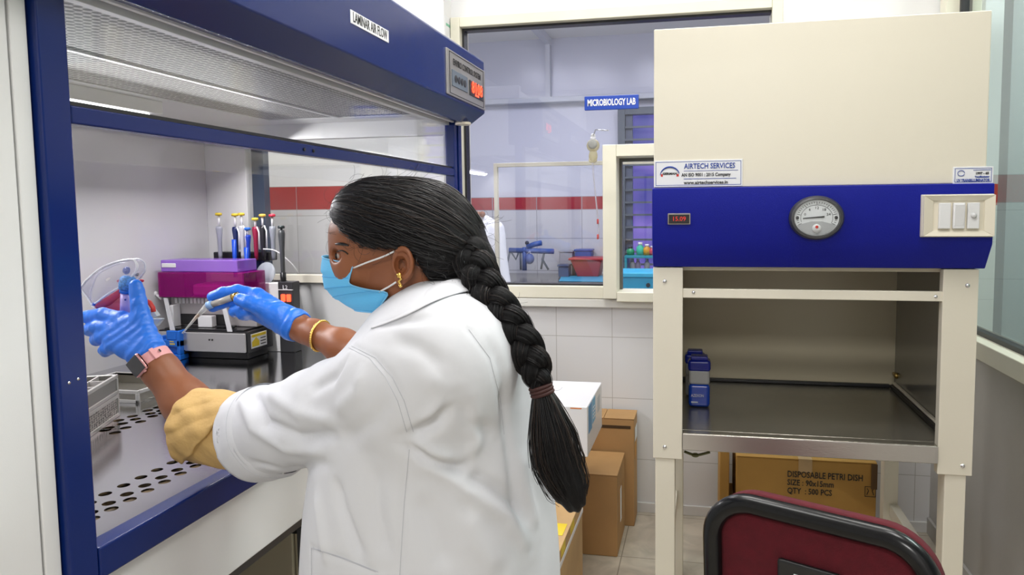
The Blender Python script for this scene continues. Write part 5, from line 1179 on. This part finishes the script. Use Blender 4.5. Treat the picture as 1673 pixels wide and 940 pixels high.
# ---- red kurta under the coat, trousers, shoes
def fk(p):
    q = p.copy(); q[:, 0] -= np.interp(p[:, 2], [.3, .70, .80, .86], [.015, .013, .007, -.012]); d = torso(q, -.014)+.002*wob(p, 15, 8); return smax(np.maximum(np.maximum(d, .36-p[:, 2]), -.33-p[:, 0]), p[:, 2]-.95, .01)
V, F_ = surfnet(fk, (-.8, .88, .33), (-.18, 1.42, 1.05), .009); smesh('kurta', V, F_, mat('crimson_kurta', (.42, .01, .03), .7), PE)
for s in (-1, 1):
    cx_, cy_ = -.47, 1.15+s*.10
    def fl_(p): return chain(p, [(cx_, cy_, .9), (cx_-.01, cy_, .5), (cx_, cy_, .075)], [.10, .075, .055], .02)
    V, F_ = surfnet(lambda p: smax(smax(fl_(p), .07-p[:, 2], .004), p[:, 2]-.75, .01), (cx_-.14, cy_-.14, .05), (cx_+.14, cy_+.14, .8), .008); smesh('trouser_leg', V, F_, mat('dark_trousers', (.05, .01, .015), .8), PE)
    V, F_ = surfnet(lambda p: smax(smin(cone(p, (cx_+.06, cy_, .035), (cx_-.12, cy_, .03), .042, .038), cone(p, (cx_+.02, cy_, .06), (cx_, cy_, .09), .04, .035), .02), .001-p[:, 2], .004), (cx_-.2, cy_-.08, -.01), (cx_+.14, cy_+.08, .14), .006); smesh('shoe', V, F_, m_black, PE)

# ---- hair
RTN, FRN = n_(782, 425, 1.16), n_(546, 345, 1.15); HX = RTN-FRN; HLn = np.linalg.norm(HX); HX = HX/HLn
e1_ = np.array([0, -1., 0]); e1_ -= HX*(e1_@HX); e1_ /= np.linalg.norm(e1_); e2_ = np.cross(HX, e1_)
hl_px = [(536, 350, 1.15), (550, 360, 1.12), (566, 384, 1.09), (590, 402, 1.075), (625, 406, 1.07), (650, 407, 1.068), (668, 412, 1.068), (684, 440, 1.07), (697, 470, 1.075), (720, 482, 1.08), (800, 470, 1.15)]
hlw = np.array([n_(*k) for k in hl_px]); hx_, hz_ = hlw[:, 0], hlw[:, 2]; hz_[0] += .0
def fhair(p):
    d = ell(p, n_(670, 384, 1.15), (.1255, .089, .0965)); d = smin(d, ell(p, n_(735, 415, 1.155), (.060, .070, .058)), .04)
    d = smin(d, ell(p, n_(606, 350, 1.15), (.068, .070, .058)), .03)
    d = smin(d, cone(p, n_(745, 425, 1.155), n_(786, 432, 1.158), .045, .026), .03)
    v = p-FRN; u = (v@HX)/HLn; ph = np.arctan2(v@e2_, v@e1_)
    g = .0011*np.sin(ph*46+1.5*np.sin(u*5))+.0008*np.sin(ph*83+2*np.sin(u*4+1))+.0006*np.sin(ph*131+2*np.sin(u*6))
    d = d-g*np.clip(u*4, 0, 1)*np.clip((1.05-u)*4, 0, 1)
    zc_ = np.interp(p[:, 0], hx_, hz_); return smax(d, (zc_-p[:, 2]+.002*np.sin(p[:, 0]*300))*.9, .008)
V, F_ = surfnet(fhair, (-.70, 1.03, 1.20), (-.32, 1.27, 1.46), .0024)
HR_ = smesh('hair', V, F_, m_hair, PE); hbv = bvh(V, F_)
def setflow(o, arr):
    a = o.data.attributes.new('flow', 'FLOAT_VECTOR', 'POINT'); a.data.foreach_set('vector', np.asarray(arr, np.float32).ravel())
v = V-FRN; setflow(HR_, np.stack([np.arctan2(v@e2_, v@e1_), (v@HX)/HLn*1.2, np.clip((v@HX)/HLn*3, .05, 1)], 1))
# loose strands lying on the head, flowing to the braid
mb = MB(); mb2 = MB(); rn = random.Random(3)
for i in range(780):
    ph = rn.uniform(-math.pi, math.pi); u0 = rn.uniform(.02, .6) if i > 160 else rn.uniform(.0, .04); u1 = min(1.02, u0+rn.uniform(.3, .7)); pts = []; wv = rn.uniform(-.25, .25); lf = rn.choice((.0002, .0004, .0006, .0012, .0025))
    for k in range(13):
        t_ = k/12; u = u0+(u1-u0)*t_; a_ = ph+wv*math.sin(t_*3.0)*(.6)
        dv = e1_*math.cos(a_)+e2_*math.sin(a_); c_ = Vector(FRN+HX*HLn*min(u, .97)); 
        r = hbv.ray_cast(c_+Vector(dv)*.2, -Vector(dv))
        if r[0] is None: continue
        pts.append(r[0]+r[1]*(lf*(1+math.sin(t_*3.1))))
    if len(pts) > 6:
        ok = all((pts[j+1]-pts[j]).length < .04 for j in range(len(pts)-1))
        if ok: (mb if i % 5 else mb2).tube(pts, [.00018+.00042*math.sin(math.pi*min(1, (j+.6)/len(pts))) for j in range(len(pts))], 4, cap=False)
mb.build('hair_strands', m_strand, HR_, smooth=True)['kind'] = 'stuff'; mb2.build('hair_strands', m_strand2, HR_, smooth=True)['kind'] = 'stuff'
# flyaway wisps
mb = MB()
def wisp(x, y, Y, n=9, L_=.035, curl=1.0, d0=None, r=.00022):
    p = PY(x, y, Y); d = Vector(d0 or (rn.uniform(-1, 1), rn.uniform(-.3, .3), rn.uniform(-1, 1))).normalized(); pts = [p]; k_ = rn.uniform(-1, 1)*curl
    for j in range(n):
        d = (Matrix.Rotation(k_*.35, 3, 'Y') @ d+Vector((rn.uniform(-.1, .1), rn.uniform(-.1, .1), rn.uniform(-.1, .1)))).normalized(); pts.append(pts[-1]+d*L_/n)
    mb.tube(pts, r, 3, cap=False)
for i in range(26): wisp(rn.uniform(545, 562), rn.uniform(325, 385), rn.uniform(1.08, 1.15), L_=rn.uniform(.02, .05), curl=1.6, d0=(-1, rn.uniform(-.4, .1), rn.uniform(-.9, .6)))
for i in range(30): wisp(rn.uniform(565, 700), rn.uniform(289, 300), 1.13, L_=rn.uniform(.02, .05), curl=.8, d0=(rn.uniform(.2, 1), 0, rn.uniform(-.1, .5)))
for i in range(26): wisp(rn.uniform(575, 650), rn.uniform(396, 410), 1.066, L_=rn.uniform(.015, .04), curl=1.8, d0=(rn.uniform(-.6, .4), -.15, -1))
for i in range(40): wisp(rn.uniform(690, 780), rn.uniform(400, 470), 1.062, L_=rn.uniform(.02, .05), curl=1.4)
for i in range(30): wisp(rn.uniform(765, 800), rn.uniform(350, 430), 1.12, L_=rn.uniform(.02, .05), curl=1.2, d0=(1, 0, rn.uniform(-1, .3)))
mb.build('flyaway_hair', m_strand, HR_)['kind'] = 'stuff'
# braid
bpth = spline([PY(760, 405, 1.125), PY(778, 438, 1.10), PY(797, 478, 1.078), PY(824, 516, 1.066), PY(852, 557, 1.058), PY(874, 602, 1.053), PY(885, 638, 1.053)], 150)
nbp = len(bpth)-1
def bframe(i):
    a = bpth[max(i-1, 0)]; b = bpth[min(i+1, nbp)]; T_ = (b-a).normalized(); vd = (bpth[i]-O).normalized(); Sd = T_.cross(vd).normalized(); Nn_ = Sd.cross(T_).normalized()
    if Nn_.dot(vd) > 0: Nn_ = -Nn_
    return T_, Sd, Nn_
bm = bmesh.new(); flow = []; fibres = []
turns = 2.7; nt_ = 22
for k in range(3):
    rings = []; cen = []; R_ = []; fibre = []
    for i in range(nbp+1):
        s = i/nbp; T_, Sd, Nn_ = bframe(i); W_ = .0290*(1-.22*s-.32*max(0, s-.8)/.2)*min(1, .8+s*3); ph = 2*math.pi*(s*turns+k/3)
        cen.append(bpth[i]+Sd*(W_*.64*math.sin(ph))+Nn_*(W_*.46*math.sin(2*ph))); R_.append(W_*.60*(1+.12*math.cos(2*ph)))
    for i in range(nbp+1):
        a = cen[max(i-1, 0)]; b = cen[min(i+1, nbp)]; T_ = (b-a).normalized(); _, Sd, Nn_ = bframe(i); N2 = (Nn_-T_*Nn_.dot(T_)).normalized(); S2 = T_.cross(N2)
        rg = []
        for j in range(nt_*2):
            th = 2*math.pi*j/(nt_*2); rr_ = R_[i]*(1+.05*math.sin(th*9+i*.05+k)); rg.append(bm.verts.new(cen[i]+S2*math.cos(th)*rr_*1.05+N2*math.sin(th)*rr_*.8)); flow.append((th, i/nbp*6+k*3, 1))
        rings.append(rg); fibre.append((cen[i], S2, N2, R_[i]))
    for A_, B_ in zip(rings, rings[1:]):
        for j in range(len(A_)): bm.faces.new((A_[j], A_[(j+1) % len(A_)], B_[(j+1) % len(B_)], B_[j]))
    bm.faces.new(rings[0]); bm.faces.new(rings[-1][::-1]); fibres.append(fibre)
bmesh.ops.recalc_face_normals(bm, faces=bm.faces)
me = bpy.data.meshes.new('braid'); bm.to_mesh(me); bm.free(); BR_ = linkmesh('braid', me, m_hair, PE, True); setflow(BR_, flow)
mb = MB(); mb2 = MB()
for fb in fibres:
    for q in range(54):
        th = rn.uniform(0, 2*math.pi); dr = rn.uniform(-.3, .3); i0 = rn.randrange(0, nbp-40); i1 = min(nbp, i0+rn.randrange(30, 90)); lf = rn.choice((0, .0002, .0005, .0012))
        pts = [c+(S_*math.cos(th+dr*(k/30))*1.05+N_*math.sin(th+dr*(k/30))*.8)*(R__+lf) for k, (c, S_, N_, R__) in enumerate(fb[i0:i1:2])]
        (mb if q % 4 else mb2).tube(pts, .00045, 4, cap=False)
mb.build('braid_strands', m_strand, BR_, smooth=True)['kind'] = 'stuff'; mb2.build('braid_strands', m_strand2, BR_, smooth=True)['kind'] = 'stuff'
mb = MB()
for i in range(46):
    k = rn.randrange(4, nbp-4); T_, Sd, Nn_ = bframe(k); p = bpth[k]+Sd*rn.choice((-1, 1))*.021*(1-.35*k/nbp)+Nn_*rn.uniform(0, .012); d = (Sd*rn.uniform(-1, 1)+T_*rn.uniform(-.3, 1)).normalized(); pts = [p]; kk = rn.uniform(-.5, .5)
    for j in range(8): d = (Matrix.Rotation(kk, 3, 'Y') @ d).normalized(); pts.append(pts[-1]+d*.0038)
    mb.tube(pts, .0002, 3, cap=False)
mb.build('flyaway_hair', m_strand, BR_)['kind'] = 'stuff'
# tie and tail
T_, Sd, Nn_ = bframe(nbp); mb = MB(); tie = bpth[-1]
for j in range(3):
    c_ = tie+T_*(-.006+.0055*j); mb.tube([c_+Sd*math.cos(a_)*.0165+Nn_*math.sin(a_)*.0145 for a_ in np.linspace(0, 2*math.pi, 25)[:-1]], .0033, 8, closed=True)
mb.build('hair_tie', mat('dark_brown_tie', (.05, .014, .012), .6), BR_, smooth=True)
tp = spline([tie, PY(893, 672, 1.052), PY(902, 715, 1.05), PY(912, 760, 1.05), PY(930, 800, 1.052), PY(938, 822, 1.055)], 40)
tw = [.013, .025, .038, .042, .036, .020]
def ft(p):
    d = None
    for i in range(0, 40, 4):
        a, b = tp[i], tp[min(i+4, 40)]; ra = np.interp(i/40*5, range(6), tw)*.72; rb = np.interp(min(i+4, 40)/40*5, range(6), tw)*.72
        e = cone(p*np.array([1, 1.5, 1]), (a.x, a.y*1.5, a.z), (b.x, b.y*1.5, b.z), ra, rb); d = e if d is None else smin(d, e, .01)
    return d-.0015*np.sin(p[:, 0]*420+6*np.sin(p[:, 2]*14)+p[:, 2]*80)
V, F_ = surfnet(ft, (-.42, .98, .80), (-.16, 1.12, 1.10), .0028); TL = smesh('braid_tail', V, F_, m_hair, PE); setflow(TL, np.stack([V[:, 0]*22+V[:, 2]*5, V[:, 2]*10+V[:, 1]*9, np.ones(len(V))], 1))
mb = MB(); mb2 = MB()
for i in range(620):
    a_ = rn.uniform(0, 2*math.pi); rr_ = math.sqrt(rn.random()); ca_, sa_ = math.cos(a_)*rr_, math.sin(a_)*rr_; end = rn.uniform(.55, 1.0); pts = []; ph = rn.uniform(0, 6.3); am = rn.uniform(.0, .005); sp_ = rn.uniform(.85, 1.12)
    for k in range(17):
        t_ = k/16*end; i_ = t_*40; c_ = tp[int(i_)].lerp(tp[min(int(i_)+1, 40)], i_-int(i_)); w_ = np.interp(t_*5, range(6), tw)*sp_
        vd = (c_-O).normalized(); Tt = (tp[min(int(i_)+1, 40)]-tp[max(int(i_)-1, 0)]).normalized(); s_ = Tt.cross(vd).normalized()
        pts.append(c_+s_*(ca_*w_+am*math.sin(ph+t_*9)*t_)-vd*(abs(sa_)*w_*.62 if i % 3 else sa_*w_*.62)+s_*.0)
    (mb if i % 4 else mb2).tube(pts, [.0009*(1-.6*k/16) for k in range(17)], 4, cap=False)
mb.build('tail_strands', m_strand, TL, smooth=True)['kind'] = 'stuff'; mb2.build('tail_strands', m_strand2, TL, smooth=True)['kind'] = 'stuff'

# ---- face: eye, brow, mask, loops, earring
for s in (-1, 1):
    e = Vector(n_(562, 417, 1.15+s*.0375))
    eb = MB().ball(e, .0124).build('eye', mat('eye_white', (.40, .34, .30), .2), PE, smooth=True)
    ir = e+Vector((-.0112, s*.0035, -.001)); MB().ball(ir, .0058, (.45, 1, 1)).build('iris', mat('dark_iris', (.012, .006, .004), .1), eb, smooth=True)
    mb = MB(); q = []
    for k in range(8):
        h_ = hit(bodybv, 549+k*3.0, 399-1.5*math.sin(k/7*3.1)+k*.35, .001) if s < 0 else None
        if h_ is not None: q.append(h_)
    if len(q) > 3: mb.tube(q, [.0008+.0020*math.sin(math.pi*(j+.5)/len(q)) for j in range(len(q))], 6); mb.build('eyebrow', m_strand, PE, smooth=True)
    if s < 0:
        mb = MB(); q = [hit(bodybv, x, y, .0008) for x, y in ((551, 412), (555, 409.5), (560, 409.5), (565, 412), (569, 415.5))]; q = [k for k in q if k is not None]
        if len(q) > 2: mb.tube(q, .0011, 6); mb.build('eyelashes', m_strand, PE, smooth=True)
near = [(578, 431, 1.092), (575, 441, 1.090), (572, 452, 1.089), (571, 463, 1.089), (583, 469, 1.086), (605, 474, 1.083), (633, 479, 1.082), (625, 495, 1.086), (615, 511, 1.100)]
cenr = [(531.5, 418, 1.15), (530, 431, 1.15), (531, 446, 1.15), (534, 462, 1.15), (539, 474, 1.15), (548, 484, 1.15), (556, 490, 1.15), (570, 498, 1.15), (584, 505, 1.15)]
nr, ce = spline([PY(*k) for k in near], 32), spline([PY(*k) for k in cenr], 32); rows = []
for i, (a, b) in enumerate(zip(nr, ce)):
    row = []
    for k in range(31):
        u = k/15-1; s = -1 if u < 0 else 1; q = abs(u); e_ = a.copy(); e_.y = a.y if s < 0 else 2.30-a.y
        t_ = 1-q; xx = e_.x+(b.x-e_.x)*(1-(q**1.9)); yy = 1.15+(e_.y-1.15)*(q**.8 if q > 0 else 0); zz = e_.z+(b.z-e_.z)*(1-q**1.4)
        pl_ = (.0035*((i*4/32) % 1)-.0015)*(1-q**3)*(1 if 3 < i < 29 else 0)
        row.append(Vector((xx-pl_, yy, zz)))
    rows.append(row)
m_mask = mat('light_blue_mask_fabric', (.13, .53, .90), .7, bump=(300, .25))
MK = MB().grid(rows).build('face_mask', m_mask, PE, smooth=True, solid=.0014)
for k_ in (9, 15, 21): MB().tube([p+Vector((-.0010, -.0004, 0)) for p in rows[k_]], .0009, 5, flat=.6).build('mask_pleat', mat('deeper_blue_pleat', (.07, .38, .74), .7) if 'deeper_blue_pleat' not in bpy.data.materials else bpy.data.materials['deeper_blue_pleat'], MK, smooth=True)
for r_ in (rows[0], rows[-1]): MB().tube([p+Vector((-.0008, -.0006, 0)) for p in r_], .0014, 6).build('mask_hem', mat('pale_blue_hem', (.20, .55, .86), .7), MK, smooth=True)
MB().tube([row[0]+Vector((0, -.001, 0)) for row in rows], .0013, 6).build('mask_hem', bpy.data.materials['pale_blue_hem'], MK, smooth=True)
mb = MB(); mb.tube(spline([PY(578, 438, 1.089), PY(600, 429, 1.078), PY(625, 420, 1.070), PY(644, 411, 1.064)], 12), .0016, 6); mb.tube(spline([PY(620, 477, 1.083), PY(635, 469, 1.075), PY(652, 458, 1.064)], 10), .0016, 6)
mb.build('ear_loop', m_whiteplastic, MK, smooth=True)
m_gold = mat('gold', (.85, .55, .14), .22, 1)
ep = PY(652, 450, 1.058); MB().ball(ep, .0045, (1, .7, 1)).tube([ep+Vector((0, 0, -.001)), ep+Vector((.0035, 0, -.006)), ep+Vector((-.001, 0, -.010)), ep+Vector((.002, 0, -.015))], .0021, 8).ball(ep+Vector((.002, 0, -.017)), .0032).build('earring', m_gold, PE, smooth=True)
# ---- bangle and watch
ax = Vector(n_(515, 545, 1.468)-n_(560, 566, 1.44)).normalized(); cb_ = Vector(n_(524, 549, 1.462)); e1 = ax.cross(Vector((0, 0, 1))).normalized(); e2 = ax.cross(e1); tl_ = (ax*.35+e2*.0)
mb = MB(); pts = [cb_+e1*math.cos(t_)*.036+e2*math.sin(t_)*.033+ax*(.010*math.cos(t_+.6)) for t_ in np.linspace(0, 2*math.pi, 49)[:-1]]
mb.tube(pts, .0032, 8, closed=True)
for i in range(0, 48): mb.ball(pts[i], .0037, n=6)
mb.build('bangle', m_gold, PE, smooth=True)
axw = Vector(LWr-n_(304, 657, 1.216)).normalized(); cw_ = Vector(n_(250, 591, 1.2195)); vdir = (cw_-O).normalized()
side = axw.cross(vdir).normalized(); 
if side.x > 0: side = -side
nrm = side.cross(axw).normalized()
if nrm.dot(vdir) > 0: nrm = -nrm
m_pink = mat('pink_silicone', (.80, .38, .38), .45); m_pinkmetal = mat('rose_aluminium', (.72, .36, .34), .3, .6)
WA = thing('_', None, None); bpy.data.objects.remove(WA)
bm_ = MB(); ringw = []
for j in range(48):
    t_ = 2*math.pi*j/48; rd = side*math.cos(t_)+nrm*math.sin(t_)*.96; r0_ = .0345
    ringw.append([cw_+rd*(r0_+dr)+axw*da for dr, da in ((0, -.011), (.0028, -.0105), (.0028, .0105), (0, .011))])
V4 = [[bm_.bm.verts.new(p) for p in r_] for r_ in ringw]
for j in range(48):
    A_, B_ = V4[j], V4[(j+1) % 48]
    for k in range(4): bm_.bm.faces.new((A_[k], A_[(k+1) % 4], B_[(k+1) % 4], B_[k]))
WT_ = bm_.build('smartwatch', m_pink, PE, smooth=False, bevel=.0008)
fdir = (side*math.cos(math.radians(48))+nrm*math.sin(math.radians(48))).normalized(); tdir = axw.cross(fdir).normalized(); cc = cw_+fdir*.038
def wbox(nm, a, b, m_, bev): return obox(MB(), cc, tdir, axw, fdir, a, b).build(nm, m_, WT_, bev)
wbox('watch_case', (-.0185, -.0195, -.006), (.0185, .0195, .005), m_pinkmetal, .006); wbox('watch_screen', (-.016, -.017, .0042), (.016, .017, .0056), mat('black_watch_glass', (.01, .01, .012), .06, coat=.6), .0008)
MB().cyl(cc+axw*(-.019)+tdir*.006, cc+axw*(-.0215)+tdir*.006, .003).build('watch_crown', m_pinkmetal, WT_)
wbox('strap_buckle', (-.002, -.0, -.001), (.0, .001, .0), m_pinkmetal, 0)
a_ = math.radians(105); kd = (side*math.cos(a_)+nrm*math.sin(a_)*.96).normalized(); kt = axw.cross(kd).normalized(); ck = cw_+kd*.0373
obox(MB(), ck, kt, axw, kd, (-.004, -.0125, -.001), (.004, .0125, .0022)).build('strap_keeper', m_pink, WT_, .001)
obox(MB(), ck+kt*.012, kt, axw, kd, (-.0012, -.003, -.001), (.0012, .003, .0012)).build('strap_hole', m_black, WT_, 0)

# ================================================================ THINGS SHE HOLDS
# transparent goggles
def c7(x, y): return (120+x/4.275, 400+y/4.275)
GG = thing('safety_goggles', 'clear plastic goggles with white rim and pink lower strap held up in the left glove', 'goggles', PY(185, 470, 1.275).to_tuple())
fr = [c7(*k) for k in ((50, 305), (95, 245), (200, 160), (310, 118), (405, 104), (438, 125), (443, 165), (415, 215), (340, 285), (240, 345), (140, 415), (110, 385))]
bk = [c7(*k) for k in ((135, 240), (165, 215), (250, 160), (350, 120), (440, 100), (490, 118), (503, 160), (490, 200), (440, 255), (340, 330), (240, 395), (140, 435))]
bk[0] = c7(120, 330); bk[-1] = c7(138, 438)
fr3 = spline([PY(*k, 1.262) for k in fr]+[PY(*fr[0], 1.262)], 72)[:-1]; bk3 = spline([PY(*k, 1.302) for k in bk]+[PY(*bk[0], 1.302)], 72)[:-1]
m_rim = mat('clear_white_rim', (.80, .80, .84), .15, coat=.5); m_clear2 = milky('clear_goggle_plastic', (.80, .80, .86), .16, .05)
MB().tube(fr3, .0024, 8, closed=True).build('front_rim', m_rim, GG, smooth=True); MB().tube(bk3, .0020, 8, closed=True).build('rear_rim', m_rim, GG, smooth=True)
mb = MB(); mb.grid([fr3+[fr3[0]], [a.lerp(b, .5) for a, b in zip(fr3, bk3)]+[fr3[0].lerp(bk3[0], .5)], bk3+[bk3[0]]]); mb.build('side_wall', m_clear2, GG, smooth=True, solid=.001)
cg = sum(fr3, Vector())/len(fr3); mb = MB(); mb.grid([[cg.lerp(p, k/5)-FW*.010*(1-(k/5)**2) for p in fr3+[fr3[0]]] for k in (.5, 1, 2, 3, 4, 5)]); mb.build('lens', m_clear2, GG, smooth=True, solid=.0008)
m_pinkst = milky('pink_clear_plastic', (.85, .12, .20), .72, .2)
st_ = [c7(*k) for k in ((140, 418), (240, 360), (340, 300))]; st2 = [c7(*k) for k in ((165, 448), (250, 428), (345, 350))]
MB().grid([spline([PY(*k, 1.275) for k in st_], 12), spline([PY(*k, 1.285) for k in st2], 12)]).build('pink_strap', m_pinkst, GG, smooth=True, solid=.003)
MB().grid([[PY(*c7(205, 432), 1.285), PY(*c7(340, 360), 1.285)], [PY(*c7(235, 466), 1.287), PY(*c7(345, 470), 1.287)]]).build('pink_strap', m_pinkst, GG, solid=.004)
MB().lathe([(0, 0), (.0085, 0), (.007, .003), (0, .004)], PY(*c7(372, 180), 1.262), (0, -1, .2)).build('vent_button', mat('royal_blue_button', (.01, .08, .5), .3), GG, smooth=True)
MB().lathe([(0, 0), (.004, 0), (.0035, .002), (0, .003)], PY(*c7(445, 208), 1.28), (0, -1, .2)).build('vent_button', mat('grey_button', (.25, .25, .27), .3), GG, smooth=True)
MB().lathe([(0, 0), (.004, 0), (.0035, .002), (0, .003)], PY(*c7(146, 415), 1.262), (0, -1, .2)).build('vent_button', bpy.data.materials['royal_blue_button'], GG, smooth=True)
for x, y in ((322, 254), (474, 252)): MB().ball(PY(*c7(x, y), 1.285), .0042, (1.6, .7, .8)).build('red_tab', mat('red_tab_plastic', (.65, .03, .05), .35) if 'red_tab_plastic' not in bpy.data.materials else bpy.data.materials['red_tab_plastic'], GG, smooth=True)
# centrifuge tube with blue cap
TB = thing('centrifuge_tube', 'lilac plastic tube with a frosted blue cap gripped by the left thumb', 'tube', PY(206, 480, 1.262).to_tuple())
t0_, t1_, t2_ = PY(*c7(366, 520), 1.262), PY(*c7(372, 330), 1.262), PY(*c7(385, 215), 1.262)
MB().cyl(t0_, t1_, .0115, n=24).build('tube_body', milky('lilac_plastic', (.52, .42, .80), .85, .2), TB, smooth=True)
MB().cyl(t1_-(t2_-t1_).normalized()*.002, t1_+(t2_-t1_).normalized()*.007, .0135, n=24).build('cap_ring', mat('bright_blue_cap', (.01, .14, .62), .3), TB, smooth=True)
MB().lathe([(0, 0), (.0155, 0), (.0165, .012), (.0145, .024), (.009, .028), (0, .029)], t1_+(t2_-t1_).normalized()*.006, (t2_-t1_)).build('cap', mat('frosted_blue_cap', (.10, .30, .70), .5, bump=(400, .8), var=.5, varscale=220), TB, smooth=True)
MB().cyl(PY(*c7(362, 385), 1.2495), PY(*c7(362, 385), 1.2505), .002).build('ink_dot', m_inkblue, TB)
# red strap with its clear buckle behind the thumb
MB().tube([PY(*c7(x, y), 1.30) for x, y in ((440, 300), (470, 345), (495, 385), (530, 400), (555, 440), (560, 470))], .0065, 8, flat=.5).build('red_strap', m_inkred, GG, smooth=True)
MB().prism([PY(*c7(x, y), 1.305) for x, y in ((528, 448), (548, 450), (585, 500), (550, 512))], (0, .012, 0)).prism([PY(*c7(x, y), 1.300) for x, y in ((540, 515), (615, 518), (570, 575), (548, 530))], (0, .012, 0)).build('strap_buckle', milky('clear_buckle_plastic', (.75, .80, .82), .6), GG, .002)
# dropper in the right hand
DP = thing('dropper', 'slender clear pipette with amber liquid held in the right glove, tip pointing down', 'pipette', PY(338, 499, 1.462).to_tuple())
a_, b_, c_ = PY(298, 545, 1.45), PY(322, 517, 1.456), PY(339, 500, 1.462); e_ = PY(390, 483, 1.476)
MB().cyl(a_, b_, .0014, .004, n=14).cyl(b_, c_, .004, .0075, n=14).build('tip', milky('clear_tip_plastic', (.85, .86, .82), .45), DP, smooth=True)
MB().cyl(a_.lerp(b_, .72), b_.lerp(c_, .15), .0027, .0038, n=12).build('amber_liquid', mat('amber_liquid', (.55, .25, .04), .2), DP, smooth=True)
MB().cyl(c_, e_, .0072, .0085, n=16).build('barrel', mat('grey_barrel', (.45, .42, .36), .3), DP, smooth=True)
MB().cyl(c_.lerp(e_, .8), e_, .0092, n=16).build('gold_collar', m_gold, DP, smooth=True)
MB().cyl(c_.lerp(e_, .0), c_.lerp(e_, .16), .0095, n=16).build('blue_collar', mat('pale_blue_collar', (.3, .5, .8), .3), DP, smooth=True)
